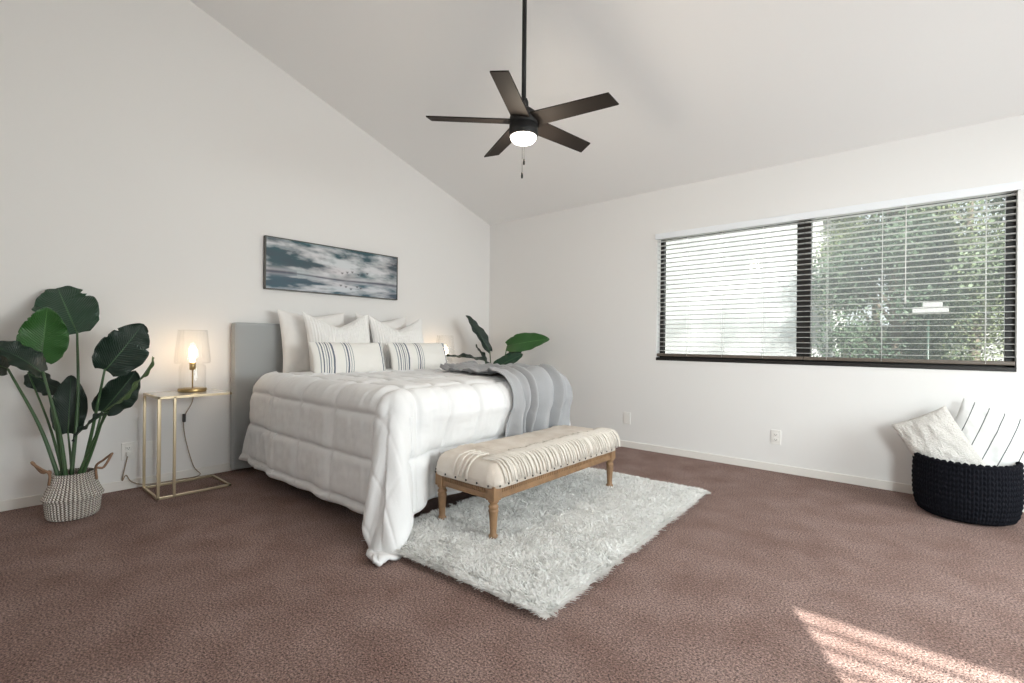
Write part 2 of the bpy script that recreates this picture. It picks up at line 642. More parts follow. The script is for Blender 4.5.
scr = bpy.data.materials.new('insect_screen_mesh')
scr.use_nodes = True
n_, l_ = scr.node_tree.nodes, scr.node_tree.links
n_.clear()
o_ = n_.new('ShaderNodeOutputMaterial'); t_ = n_.new('ShaderNodeBsdfTransparent')
d_ = n_.new('ShaderNodeBsdfDiffuse'); tr_ = n_.new('ShaderNodeBsdfTranslucent')
d_.inputs[0].default_value = (0.8, 0.8, 0.8, 1); tr_.inputs[0].default_value = (0.85, 0.85, 0.85, 1)
a_ = n_.new('ShaderNodeMixShader'); b_ = n_.new('ShaderNodeMixShader')
a_.inputs[0].default_value = 0.6; b_.inputs[0].default_value = 0.4
l_.new(d_.outputs[0], a_.inputs[1]); l_.new(tr_.outputs[0], a_.inputs[2])
l_.new(t_.outputs[0], b_.inputs[1]); l_.new(a_.outputs[0], b_.inputs[2]); l_.new(b_.outputs[0], o_.inputs[0])
mb = MB(); mb.box(WX0 + 0.04, 3.28, 0.118, 0.120, WZ0 + 0.03, WZ1 - 0.03); mb.build('insect_screen', scr, win)

# unseen glazed openings behind and right of the viewpoint; right one added for daylight
mb = MB()
for x in (5.09, 5.80):
    mb.box(x, x + 0.04, RY - 0.13, RY - 0.06, 0, 2.17, 0.003)
mb.box(5.09, 5.84, RY - 0.13, RY - 0.06, 2.14, 2.17, 0.003)
mb.box(5.09, 5.84, RY - 0.13, RY - 0.06, 0, 0.06, 0.003)
w2 = structure(mb.build('window_2', M_bronze))
mb = MB(); mb.box(5.10, 5.83, RY - 0.10, RY - 0.095, 0.04, 2.15); mb.build('pane', M_pane, w2)
mb = MB()
for k in range(22):
    z = 1.985 - k * 0.085
    Mx = Matrix.Translation((5.465, RY - 0.03, z)) @ Matrix.Rotation(math.radians(-22), 4, 'X')
    mb.box(-0.365, 0.365, -0.025, 0.025, -0.0012, 0.0012, 0, Mx)
mb.build('blind_slats', M_slat, w2)
mb = MB()
for y in (-3.4, -2.08, -0.76):
    mb.box(RX + 0.04, RX + 0.10, y, y + 0.06, 0, 2.06, 0.003)
mb.box(RX + 0.04, RX + 0.10, -3.4, -0.7, 2.0, 2.06, 0.003)
mb.box(RX + 0.04, RX + 0.10, -3.4, -0.7, 0, 0.06, 0.003)
w3 = structure(mb.build('window_3', M_bronze))
mb = MB(); mb.box(RX + 0.065, RX + 0.07, -3.36, -0.74, 0.04, 2.02); mb.build('pane', M_pane, w3)
mb = MB(); mb.box(RX + 0.15, RX + 1.35, -5.0, 0.6, 2.25, 2.37, 0.01)  # unseen slab added outside the right opening to keep direct sun out
structure(mb.build('sun_block_slab', M_trim))


# blinds in the back window
def blind(name, x0, x1, label, wand_x, cords, parent_dx=0.0):
    t = empty(name, (x0, 0.03, WZ0))
    tag(t, label, 'blind', 'window blinds')
    w = x1 - x0
    m_ = MB()
    zt, zb = 1.975 - WZ0, 0.066
    n = 26
    for k in range(n):
        z = zb + 0.02 + (zt - zb - 0.03) * k / (n - 1)
        Mx = Matrix.Translation((w / 2, 0.0, z)) @ Matrix.Rotation(math.radians(-3), 4, 'X')
        m_.box(-w / 2, w / 2, -0.019, 0.019, -0.0014, 0.0014, 0, Mx)
    m_.build('slats', M_slat, t)
    m_ = MB(); m_.box(0, w, -0.027, 0.027, 0.034, 0.060, 0.006); m_.build('bottom_rail', M_rail, t)
    m_ = MB(); m_.box(0, w, -0.027, 0.03, 1.985 - WZ0, 2.03 - WZ0, 0.002); m_.build('head_rail', M_slat, t)
    for cx in cords:
        m_ = MB()
        m_.tube([(cx - x0, -0.027, 0.04), (cx - x0, -0.027, 1.12)], 0.0013, 6)
        m_.tube([(cx - x0, 0.027, 0.04), (cx - x0, 0.027, 1.12)], 0.0013, 6)
        m_.build('lift_cord', M_cord, t)
    m_ = MB(); m_.tube([(wand_x - x0, -0.034, 1.12), (wand_x - x0, -0.036, 0.50)], 0.003, 8)
    m_.tube([(wand_x - x0, -0.036, 0.50), (wand_x - x0, -0.036, 0.44)], 0.005, 8)
    m_.build('tilt_wand', M_cord, t)
    return t


blind('window_blind', WX0 + 0.004, 3.345, 'left slatted white blind over the bright hazy half of the window', 2.19, (2.44, 2.74, 3.06))
blind('window_blind', 3.349, WX1 - 0.004, 'right slatted white blind in front of the pane with trees', 3.96, (3.5, 3.83, 4.36))
mb = MB()
mb.box(WX0 - 0.012, WX1 + 0.012, -0.018, 0.0, 1.982, 2.034, 0.003)
o = mb.build('blind_valance', M_valance)
tag(o, 'white valance strip across the top of the window blinds', 'valance')


# ------------------------------------------------------------------ wall plates
def wall_plate(name, loc, rz, label, group, kind):
    t = empty(name, loc, rz)      # local -y faces the room
    tag(t, label, 'outlet' if kind == 'outlet' else 'wall plate', group)
    m_ = MB(); m_.box(-0.036, 0.036, -0.007, 0, -0.058, 0.058, 0.003); m_.build('cover_plate', M_plate, t)
    if kind == 'outlet':
        for s in (-1, 1):
            m_ = MB(); m_.box(-0.017, 0.017, -0.010, -0.006, s * 0.02 - 0.014, s * 0.02 + 0.014, 0.004)
            r_ = m_.build('receptacle', M_plate, t)
            m_ = MB()
            m_.box(-0.008, -0.0055, -0.0106, -0.0095, s * 0.02 - 0.002, s * 0.02 + 0.006)
            m_.box(0.0055, 0.008, -0.0106, -0.0095, s * 0.02 - 0.002, s * 0.02 + 0.006)
            m_.box(-0.002, 0.002, -0.0106, -0.0095, s * 0.02 - 0.009, s * 0.02 - 0.005)
            m_.build('slots', M_slot, r_)
        m_ = MB(); m_.lathe([(0.003, 0), (0.003, 0.002), (0, 0.0025)], 10, M=Matrix.Translation((0, -0.007, 0)) @ Matrix.Rotation(PI / 2, 4, 'X')); m_.build('screw', M_cord, t)
    else:
        for s in (-1, 1):
            m_ = MB(); m_.lathe([(0.003, 0), (0.003, 0.002), (0, 0.0025)], 10, M=Matrix.Translation((0, -0.007, s * 0.042)) @ Matrix.Rotation(PI / 2, 4, 'X')); m_.build('screw', M_cord, t)
    return t


wall_plate('wall_outlet', (3.166, 0, 0.275), 0, 'white duplex outlet low on the wall beneath the window', 'wall outlets', 'outlet')
wall_plate('blank_wall_plate', (1.865, 0, 0.285), 0, 'blank white wall plate low on the wall just past the bench', 'blank plates', 'blank')
wall_plate('wall_outlet', (0, -3.522, 0.255), PI / 2, 'white duplex outlet between the tall plant and the gold nightstand', 'wall outlets', 'outlet')
wall_plate('blank_wall_plate', (0, -3.40, 0.245), PI / 2, 'blank white wall plate seen behind the posts of the gold nightstand', 'blank plates', 'blank')

# ------------------------------------------------------------------ picture
NU, NV = 420, 130
u, v = np.meshgrid(np.linspace(0, 1, NU), np.linspace(0, 1, NV), indexing='ij')
hz = 0.335 - 0.03 * u + 0.012 * np.sin(u * 9)


def sky_col(u, h):
    """h: 0 at the horizon .. 1 at the top"""
    c = fbm(u * 8 + h * 1.2, h * 3.6 - u * 1.2, 5)
    st = fbm(u * 5.5 + 4, h * 6.5 + 3, 5)
    bright = np.exp(-((u - 0.60) / 0.26) ** 2 - ((h - 0.42) / 0.55) ** 2)
    d = np.clip((c * 0.70 + st * 0.55 - 0.40) * 3.4 - bright * 0.75 + 0.25 * np.abs(h - 0.35), 0, 1)
    low = np.exp(-(h / 0.13) ** 2)
    d = np.clip(d * (1 - 0.75 * low), 0, 1)
    light, dark = np.array([0.62, 0.62, 0.64]), np.array([0.045, 0.085, 0.105])
    tint = (fbm(u * 4 + 9, h * 4, 3) - 0.5)[..., None] * np.array([-0.05, 0.05, 0.05])
    return light * (1 - d[..., None]) + dark * d[..., None] + tint


h_up = (v - hz) / (1 - hz)
art = np.where((v >= hz)[..., None], sky_col(u, np.clip(h_up, 0, 1)), 0)
h_dn = (hz - v) / hz
refl = sky_col(u + 0.01 * np.sin(v * 60), np.clip(h_dn * 0.8, 0, 1)) * 0.9 + np.array([0.01, 0.02, 0.035])
art = np.where((v >= hz)[..., None], art, refl)
ln = np.exp(-((v - hz) / (0.018 + 0.022 * u ** 3 + 0.02 * (u < 0.2))) ** 2) * np.clip(0.75 + 0.6 * (fbm(u * 14, v * 0 + 2, 3) - 0.3), 0, 0.92)
art = art * (1 - ln[..., None]) + np.array([0.05, 0.055, 0.085]) * ln[..., None]
for bu, bv in ((0.53, 0.46), (0.57, 0.49), (0.61, 0.51), (0.66, 0.47), (0.69, 0.48), (0.735, 0.52), (0.52, 0.19), (0.56, 0.17), (0.60, 0.13), (0.65, 0.19), (0.68, 0.17)):
    k = np.exp(-(((u - bu) / 0.010) ** 2 + ((v - bv - 0.02 * np.abs(u - bu) / 0.012) / 0.020) ** 2) ** 1.5) * 0.85
    art = art * (1 - k[..., None]) + np.array([0.06, 0.065, 0.075]) * k[..., None]
art = np.clip(art, 0.01, 0.9)
PY0, PY1, PZ0, PZ1 = -2.66, -1.38, 1.425, 1.855
P = np.stack([np.full_like(u, 0.033), PY0 + 0.008 + u * (PY1 - PY0 - 0.016), PZ0 + 0.008 + v * (PZ1 - PZ0 - 0.016)], -1)
M_art = bpy.data.materials.new('seascape_canvas')
M_art.use_nodes = True
ca = M_art.node_tree.nodes.new('ShaderNodeVertexColor'); ca.layer_name = 'Col'
M_art.node_tree.links.new(ca.outputs[0], M_art.node_tree.nodes['Principled BSDF'].inputs['Base Color'])
M_art.node_tree.nodes['Principled BSDF'].inputs['Roughness'].default_value = 0.6
pt = empty('picture', (0, 0, 0))
tag(pt, 'wide framed seascape painting of grey-teal clouds hung over the bed', 'painting')
mesh_obj('canvas', P.reshape(-1, 3), quads(NU, NV), M_art, pt, col=art.reshape(-1, 3))
mb = MB()
mb.box(0.002, 0.040, PY0, PY1, PZ0, PZ0 + 0.008, 0.001)
mb.box(0.002, 0.040, PY0, PY1, PZ1 - 0.008, PZ1, 0.001)
mb.box(0.002, 0.040, PY0, PY0 + 0.008, PZ0, PZ1, 0.001)
mb.box(0.002, 0.040, PY1 - 0.008, PY1, PZ0, PZ1, 0.001)
mb.box(0.002, 0.030, PY0 + 0.004, PY1 - 0.004, PZ0 + 0.004, PZ1 - 0.004)
mb.build('picture_frame', M_pframe, pt)

# ------------------------------------------------------------------ bed
YL, YR, XF, ZT, RR = -2.765, -1.31, 1.93, 0.728, 0.10
bed = empty('bed', (1.05, -2.03, 0))
tag(bed, 'large bed with pale grey upholstered headboard under white bedding', 'bed')


def put(o):      # keep world coordinates of a part built in place
    o.matrix_parent_inverse = Matrix.Translation(-Vector(bed.location))
    return o


mb = MB(); mb.box(0.012, 0.10, -2.90, -1.16, 0.02, 1.145, 0.018); put(mb.build('headboard', M_head, bed))
mb = MB(); mb.box(0.11, 1.90, -2.79, -1.28, 0.36, 0.675, 0.05); put(mb.build('mattress', M_mattress, bed))
mb = MB(); mb.box(0.11, 1.87, -2.77, -1.30, 0.14, 0.355, 0.01); put(mb.build('box_base', M_darkbase, bed))
for x in (0.25, 1.72):
    for y in (-2.68, -1.39):
        mb = MB(); mb.lathe([(0.02, 0.0), (0.028, 0.14)], 16, (x, y, 0.0)); put(mb.build('leg', M_black, bed))


def edge_out(d, r=RR, flare=0.05):
    """outward offset and drop for cloth length d beyond the flat top"""
    d = np.asarray(d, float)
    arc = PI * r / 2
    th = np.clip(d / r, 0, PI / 2)
    out = r * np.sin(th) + np.maximum(d - arc, 0) * flare
    dn = r * (1 - np.cos(th)) + np.maximum(d - arc, 0) * math.sqrt(1 - flare * flare)
    return out, dn


def drape(a, b, zt=ZT, pad=0.0):
    """sheet coordinates (a along the bed, b across) -> a position over the bed"""
    da = np.maximum(a - XF, 0)
    db = np.where(b < YL, YL - b, np.where(b > YR, b - YR, 0))
    sg = np.where(b < YL, -1.0, 1.0)
    r2 = np.hypot(da, db)
    th = np.arctan2(db, da)
    corner = np.sin(2 * th) * (r2 > 0) * (da > 0) * (db > 0)
    out, dn = edge_out(r2)
    hang = np.clip(dn / 0.6, 0, 1.4)
    # gentle vertical folds that deepen towards the hem
    run = np.where(da > db, b, a)
    out = out + hang * (0.030 * (fbm(run * 3.1 + 5, np.zeros_like(run) + sg * 3, 2) - 0.5) * 2 + 0.010 * np.sin(run * 19 + sg))
    out = out + corner * hang * np.where(b < YL, 1.0, 0.15) * (0.17 + 0.035 * np.sin(th * 5 + 0.4))
    z = zt - dn
    press = np.clip((b + 2.72) / 0.22, 0, 1) * np.clip((-1.20 - b) / 0.08, 0, 1)      # the bench pushes the hanging cloth back
    press = press * press * (3 - 2 * press) * np.clip((dn - 0.14) / 0.34, 0, 1) ** 0.8
    out = out - 0.125 * press * (da > db)
    x = np.minimum(a, XF) + np.where(r2 > 0, out * np.cos(th), 0)
    y = np.clip(b, YL, YR) + np.where(r2 > 0, sg * out * np.sin(th), 0)
    floor = np.where((x > 1.62) & (y > -2.88), 0.050, 0.016)
    over = np.maximum(floor - z, 0)
    x = x + over * np.cos(th) * np.where(b < YL, 0.55, 0.1)
    y = y + sg * over * np.sin(th) * np.where(b < YL, 0.55, 0.1)
    z = np.maximum(z, floor + 0.25 * over * np.abs(np.sin(over * 22)))
    P = np.stack([x, y, z], -1)
    return P


def quilt(a, b, sa, sb, oa, ob, amp):
    qa = np.abs(np.sin((a - oa) * PI / sa))
    qb = np.abs(np.sin((b - ob) * PI / sb))
    q = (1 - (1 - qa) ** 5) * (1 - (1 - qb) ** 5)
    return amp * q ** 0.8


def comforter(name, x_top, x_slant, L, zt, amp, na, nb, parent=None, xend=None, seed=0.0):
    A0 = np.linspace(0, 1, na)
    Bv = np.linspace(YL - L, YR + L, nb)
    t, b = np.meshgrid(A0, Bv, indexing='ij')
    dropb = np.maximum(np.maximum(YL - b, b - YR), 0) / L
    a0 = x_top - x_slant * dropb
    a1 = (XF + L) if xend is None else xend
    a = a0 + (a1 - a0) * t
    P = drape(a, b, zt)
    N = grid_normals(P)
    if N[na // 3, nb // 2, 2] < 0:
        N = -N
    w = quilt(a, b, 0.40, 0.235, 0.33, YL - 0.17, amp)
    da = np.maximum(a - XF, 0)
    db = np.maximum(np.maximum(YL - b, b - YR), 0)
    # fine pull wrinkles along the fall of the cloth
    wr = (fbm(a * 34 + seed, b * 7, 3) - 0.5) * np.where(db > da, 1, 0.35) + (fbm(a * 7, b * 30 + seed, 3) - 0.5) * np.where(da >= db, 0.9, 0.15)
    wr = wr * 0.013 + (fbm(a * 9 + 3, b * 9, 3) - 0.5) * 0.012
    cr = np.clip(np.minimum(da, db) / 0.09, 0, 1)          # the corner fold is smooth
    w = w * (1 - 0.85 * cr)
    wr = wr * (1 - 0.85 * cr)
    w = w + 0.045 * np.clip((0.62 - a) / 0.5, 0, 1) * (db > 0) * np.clip(1 - db / 0.4, 0, 1) * (xend is not None)
    # rolled hem and head edge
    e = np.minimum(np.minimum(t * (a1 - a0), (1 - t) * (a1 - a0) if xend is None else 9), np.minimum(b - (YL - L), YR + L - b))
    er = np.clip(e / 0.035, 0, 1) ** 0.5
    P = P + N * ((w + wr) * er - 0.012 * (1 - er))[..., None]
    P[..., 2] = np.maximum(P[..., 2], 0.012)
    if N[na // 3, nb // 2, 2] * 1 > 0:
        F = quads(na, nb)
    o = mesh_obj(name, P.reshape(-1, 3), F, M_comf, parent)
    s = o.modifiers.new('thick', 'SOLIDIFY')
    s.thickness = 0.014
    s.offset = -1
    return o


cf = comforter('comforter', 0.70, 0.22, 0.70, ZT + 0.012, 0.030, 220, 290)
tag(cf, 'white box-quilted comforter draped over the bed to the floor', 'comforter')
fe = comforter('quilt', 0.47, 0.30, 0.70, ZT + 0.022, 0.026, 60, 260, None, 0.84, 5.0)
tag(fe, 'white quilted layer showing under the comforter at the pillow end', 'quilt')


# ------------------------------------------------------------------ pillows
def pillow(name, w, h, th, m, label, cat, group, loc, lean, yaw=0.0, roll=0.0, dip=0.0, pinch=0.08, ribs=0, seam=True, nu=64, nv=56):
    """upright pillow: local x = width, z = height, -y = front. lean tips it back, yaw turns it"""
    if ribs:
        nu = 260
    if w > 0.6:
        nu = 150
    us = np.sin(np.linspace(-PI / 2, PI / 2, nu))
    vs = np.sin(np.linspace(-PI / 2, PI / 2, nv))
    u, v = np.meshgrid(us, vs, indexing='ij')

    def sheet(sign):
        x = w / 2 * u * (1 - pinch * (1 - v ** 2) * np.abs(u) ** 3)
        z = h / 2 * v * (1 - pinch * (1 - u ** 2) * np.abs(v) ** 3)
        t_ = th / 2 * ((1 - u ** 2) ** 0.42) * ((1 - v ** 2) ** 0.42)
        t_ = t_ * (0.82 + 0.18 * (1 - 0.5 * (u * u + v * v)))
        wr = (fbm(u * 3 + sign * 7 + w * 31, v * 3 + 2, 3) - 0.5) * 0.035 * (1 - np.maximum(np.abs(u), np.abs(v)) ** 6)
        wr += (fbm(u * 14 + 4, v * 2 + sign, 2) - 0.5) * 0.012 * (np.abs(v) ** 2) * (1 - v ** 8)
        t_ = t_ + wr * (0.3 if w > 0.6 else 1.0) * (t_ > 1e-6)
        if ribs:
            t_ = t_ + 0.0035 * np.sin(u * ribs * PI) * (1 - np.abs(u) ** 8) * (1 - np.abs(v) ** 8)
        if dip:
            k = ((v + 1) / 2) ** 2.2 * np.clip(1 - np.abs(u + 0.06) / 0.95, 0, 1)
            z = z - dip * k
            t_ = t_ * (1 + 0.18 * k)
        y = sign * t_
        return np.stack([x, y, z], -1)

    Fr, Bk = sheet(-1), sheet(1)
    uvf = np.stack([(u + 1) / 2, (v + 1) / 2], -1).reshape(-1, 2)
    V = np.concatenate([Fr.reshape(-1, 3), Bk.reshape(-1, 3)])
    q = quads(nu, nv)
    F = np.concatenate([q, q[:, ::-1] + nu * nv])
    R = Matrix.Translation(loc) @ Matrix.Rotation(yaw, 4, 'Z') @ Matrix.Rotation(-lean, 4, 'X') @ Matrix.Rotation(roll, 4, 'Y')
    o = mesh_obj(name, V, F, m, None, uv=np.concatenate([uvf, uvf]))
    bm = bmesh.new(); bm.from_mesh(o.data)
    bmesh.ops.remove_doubles(bm, verts=bm.verts, dist=0.0006)
    bm.to_mesh(o.data); bm.free()
    o.matrix_world = R
    tag(o, label, cat, group)
    if seam:
        ring = [Fr[i, 0] for i in range(0, nu, 3)] + [Fr[-1, j] for j in range(0, nv, 3)] + [Fr[i, -1] for i in range(nu - 1, -1, -3)] + [Fr[0, j] for j in range(nv - 1, -1, -3)]
        m_ = MB(); m_.tube([Vector(p) for p in ring] + [Vector(ring[0])], 0.0035, 6)
        s_ = m_.build('seam', m, o)
    return o


BF = PI / 2      # faces the foot of the bed (+x)
pillow('pillow', 0.58, 0.58, 0.17, M_pil, 'plain white square pillow against headboard, nearest the lit gold nightstand', 'pillow', 'square pillows on the bed', (0.215, -2.325, 0.972), 0.18, BF, 0.0, 0.03)
pillow('pillow', 0.56, 0.58, 0.17, M_pil, 'plain white square pillow against headboard, on the window side of bed', 'pillow', 'square pillows on the bed', (0.215, -1.655, 0.972), 0.17, BF, 0.02, 0.05)
pillow('pillow', 0.58, 0.56, 0.18, M_rib, 'ribbed white pillow with chopped top, in front on nightstand side', 'pillow', 'ribbed pillows on the bed', (0.43, -2.215, 0.965), 0.25, BF, 0.0, 0.11, 0.07, 26)
pillow('pillow', 0.58, 0.56, 0.18, M_rib, 'ribbed white pillow with chopped top, in front on window side', 'pillow', 'ribbed pillows on the bed', (0.43, -1.635, 0.96), 0.25, BF, 0.03, 0.12, 0.07, 26)
pillow('lumbar_pillow', 0.635, 0.285, 0.15, M_lum, 'cream lumbar cushion with navy stripes, nearer the lit nightstand lamp', 'cushion', 'striped lumbar cushions', (0.655, -2.265, 0.862), 0.28, BF, 0.0, 0.0, 0.04, 0, False)
pillow('lumbar_pillow', 0.635, 0.285, 0.15, M_lum, 'cream lumbar cushion with navy stripes, on the window side', 'cushion', 'striped lumbar cushions', (0.655, -1.58, 0.862), 0.28, BF, 0.0, 0.0, 0.04, 0, False)

# ------------------------------------------------------------------ grey throw over the foot corner
na, nb = 150, 110
s, t = np.meshgrid(np.linspace(0, 1, na), np.linspace(0, 1, nb), indexing='ij')
LEN = 1.33
a = 1.06 + s * LEN
k = np.clip((a - 1.06) / 0.9, 0, 1)
yl = -1.70 - 0.27 * k ** 1.3
yr = -1.40 + 0.08 * k
yl = yl - 0.04 * np.clip((a - 2.0) / 0.4, 0, 1)
b = yl + (yr - yl) * (t + 0.035 * np.sin(t * 2 * PI * 2.0 + a * 3))
P = drape(a, np.minimum(b, YR - 0.0), ZT + 0.024)
P[..., 1] += np.maximum(b - YR, 0)
N = grid_normals(P)
if N[10, 50, 2] < 0:
    N = -N
hang = np.clip((a - 1.9) / 0.4, 0, 1)
ph = 2 * PI * (3.1 * t + 0.75 * (fbm(t * 3.2 + 1.7, a * 1.8, 2) - 0.5) - 0.85 * (a - 2.0) * (1 - t) * (a > 1.2))
fold = 0.010 * (0.4 + hang) * np.sin(ph * 3.1 + 3 * fbm(t * 5, a * 3, 2)) + (np.abs(np.sin(ph)) ** 1.8) * (0.034 + 0.046 * hang) * (0.30 + 1.1 * fbm(t * 4 + 8, a * 2.5, 2)) + (np.sin(ph * 2.3 + a * 4) * 0.5 + 0.5) * 0.018 * (0.4 + hang)
crumple = (1 - hang) * (fbm(a * 7 + 3, b * 7, 3) - 0.35) * 0.075
P = P + N * (0.032 + fold + np.maximum(crumple, -0.01))[..., None]
P[..., 2] += (1 - s) * 0.0
throw = mesh_obj('throw_blanket', P.reshape(-1, 3), quads(na, nb), M_throw)
md = throw.modifiers.new('thick', 'SOLIDIFY'); md.thickness = 0.008; md.offset = -1
tag(throw, 'grey knitted throw hanging over the foot corner of the bed', 'blanket')
for j in range(0, nb, 2):
    p = Vector(P[-1, j])
    q = p + Vector((0.012 + random.uniform(-0.01, 0.012), random.uniform(-0.012, 0.012), -0.040 - random.random() * 0.012))
    mb = MB()
    mb.tube([p, (p + q) / 2 + Vector((0.004, 0, 0)), q], [0.0035, 0.0028, 0.0022], 5)
    mb.build('tassel', M_throw, throw)

# ------------------------------------------------------------------ bench
bn = empty('bench', (2.262, -1.965, 0.020))
bn.scale = (0.98, 0.966, 0.98)
tag(bn, 'carved wooden bench with cream fringed cushion standing on the white rug', 'bench')
hx, hy = 0.195, 0.598          # leg centres
LEGZ = 0.275
leg_prof = [(0.019, 0.012), (0.024, 0.018), (0.024, 0.034), (0.017, 0.042), (0.0175, 0.06), (0.020, 0.11), (0.0235, 0.150), (0.0235, 0.152),
            (0.026, 0.156), (0.026, 0.162), (0.0215, 0.167), (0.024, 0.172), (0.027, 0.179), (0.024, 0.187), (0.018, 0.193), (0.023, 0.200), (0.0285, 0.207), (0.0285, 0.214), (0.022, 0.222), (0.022, 0.226)]
for sx in (-1, 1):
    for sy in (-1, 1):
        mb = MB()
        mb.lathe(leg_prof, 24, (sx * hx, sy * hy, 0))
        mb.box(sx * hx - 0.029, sx * hx + 0.029, sy * hy - 0.029, sy * hy + 0.029, 0.214, LEGZ + 0.012, 0.004)
        mb.build('leg', M_wood, bn)
for sy in (-1, 1):
    mb = MB()
    y = sy * (hy + 0.008)
    mb.box(-hx + 0.028, hx - 0.028, y - 0.014, y + 0.014, 0.216, LEGZ + 0.010, 0.003)
    for k in range(22):
        x = -hx + 0.045 + k * (2 * hx - 0.09) / 21
        mb.box(x - 0.0045, x + 0.0045, y + sy * 0.012, y + sy * 0.018, 0.248, 0.270, 0.0015)
    mb.box(-hx + 0.03, hx - 0.03, y + sy * 0.011, y + sy * 0.017, 0.219, 0.225)
    mb.build('rail', M_wood, bn)
for sx in (-1, 1):
    mb = MB()
    x = sx * (hx + 0.008)
    mb.box(x - 0.014, x + 0.014, -hy + 0.028, hy - 0.028, 0.216, LEGZ + 0.010, 0.003)
    for k in range(64):
        y = -hy + 0.045 + k * (2 * hy - 0.09) / 63
        mb.box(x + sx * 0.012, x + sx * 0.018, y - 0.0045, y + 0.0045, 0.248, 0.270, 0.0015)
    mb.box(x + sx * 0.011, x + sx * 0.017, -hy + 0.03, hy - 0.03, 0.219, 0.225)
    mb.build('rail', M_wood, bn)

# cushion: superellipse dome over the frame
CX, CY, CZ0, CZ1 = hx + 0.045, hy + 0.045, 0.280, 0.415
nu, nv = 96, 190


def cushion_xyz(u, v):
    """u,v in -1..1 across the developed top; returns position and whether on the side"""
    def prof(t_, half):
        r = 0.075
        flat = half - r
        d = np.abs(t_) * (flat + 0.115)
        th = np.clip((d - flat) / 0.085, 0, PI / 2)
        ext = np.minimum(d, flat) + r * np.sin(th)
        dn = (1 - np.cos(th)) * r + np.maximum(d - flat - 0.085 * PI / 2, 0)
        return np.sign(t_) * ext, dn
    x, dx = prof(u, CX)
    y, dy = prof(v, CY)
    return x, y, np.hypot(dx, dy)


us = np.linspace(-1, 1, nu)
vs = np.linspace(-1, 1, nv)
u, v = np.meshgrid(us, vs, indexing='ij')
# round box by normalising a box shell
th_u = u * CX
th_v = v * CY
rr = 0.07
px = np.clip(th_u, -(CX - rr), CX - rr)
py = np.clip(th_v, -(CY - rr), CY - rr)
ex, ey = th_u - px, th_v - py
ed = np.hypot(ex, ey)
mx = np.maximum(np.abs(ex), np.abs(ey))
sc = np.where(ed > 1e-9, mx / np.maximum(ed, 1e-9), 0)
tt = mx / rr            # 0 on the flat top .. 1 at the rim
ang = tt * PI / 2
ox = px + np.where(ed > 1e-9, ex / np.maximum(ed, 1e-9), 0) * rr * np.sin(ang)
oy = py + np.where(ed > 1e-9, ey / np.maximum(ed, 1e-9), 0) * rr * np.sin(ang)
crown = 0.016 * (1 - (u ** 2)) * (1 - v ** 6)
oz = CZ1 - 0.016 + crown - (1 - np.cos(ang)) * 0.085
P = np.stack([ox, oy, oz], -1)
N = grid_normals(P)
if N[nu // 2, nv // 2, 2] < 0:
    N = -N
rid = 0
for yy, a_ in ((-0.47, 0.010), (-0.435, 0.010), (-0.40, 0.008), (0.50, 0.008), (0.46, 0.008)):
    rid = rid + a_ * np.exp(-((oy - yy) / 0.009) ** 2)
wv = 0.0016 * np.sin(oy * 330) * np.clip(1 - tt, 0, 1)
P = P + N * (rid * np.clip(1.2 - tt, 0, 1) + wv + (fbm(ox * 14, oy * 14, 3) - 0.5) * 0.008)[..., None]
# skirt down to the frame
sk = []
q = quads(nu, nv)
cush = mesh_obj('cushion', P.reshape(-1, 3), q, M_seat, bn)
bm = bmesh.new(); bm.from_mesh(cush.data)
be = [e for e in bm.edges if e.is_boundary]
r_ = bmesh.ops.extrude_edge_only(bm, edges=be)
for vt in [g for g in r_['geom'] if isinstance(g, bmesh.types.BMVert)]:
    vt.co.z = CZ0 - 0.001
be = [e for e in bm.edges if e.is_boundary]
bmesh.ops.holes_fill(bm, edges=be, sides=0)
for fc in bm.faces:
    fc.smooth = True
bm.to_mesh(cush.data); bm.free()

# yarn fringe along both long sides, slightly slanted strands that lap from the top over the edge
for sx in (1,):
    nst = 96
    for k in range(nst):
        y0 = -CY + 0.03 + (2 * CY - 0.06) * k / (nst - 1)
        sl = -0.050 + random.uniform(-0.014, 0.014)
        pts = []
        x_in = 0.105 + random.uniform(-0.02, 0.02)
        for i in range(9):
            t_ = i / 8
            if t_ < 0.45:
                x = x_in + (CX - 0.062 - x_in) * t_ / 0.45
                z = CZ1 - 0.014 + 0.014 * (1 - (x / CX) ** 2) + 0.004
            else:
                an = (t_ - 0.45) / 0.55 * PI / 2
                x = CX - 0.062 + 0.070 * math.sin(an)
                z = CZ1 - 0.005 - 0.112 * (1 - math.cos(an)) + 0.006 * math.sin(2 * an)
            pts.append((sx * x, y0 - sl * t_, z))
        mb = MB()
        mb.tube(pts, [0.0015] + [0.0048 + random.uniform(-0.0012, 0.0014)] * 6 + [0.004, 0.003], 5)
        mb.build('fringe_strand', M_fringe, bn)
for kx, x0 in enumerate((-0.055, -0.015, 0.02, 0.05)):
    mb = MB()
    pts = []
    for i in range(15):
        t_ = i / 14
        x = x0 + 0.02 * (1 - t_) ** 1.5 + 0.004 * math.sin(i * 1.1 + kx)
        if t_ < 0.62:
            y = -0.50 - (CY - 0.07 - 0.50) * t_ / 0.62
            z = CZ1 - 0.016 + 0.016 * (1 - (x / CX) ** 2) * (1 - (y / CY) ** 6) + 0.003
        else:
            an = (t_ - 0.62) / 0.38 * PI / 2
            y = -(CY - 0.07) - 0.074 * math.sin(an); z = CZ1 - 0.012 - 0.100 * (1 - math.cos(an)) + 0.004 * math.sin(2 * an)
        pts.append((x, y, z))
    mb.tube(pts, [0.003] + [0.0065] * 13 + [0.004], 7)
    mb.build('trim_cord', M_fringe, bn)
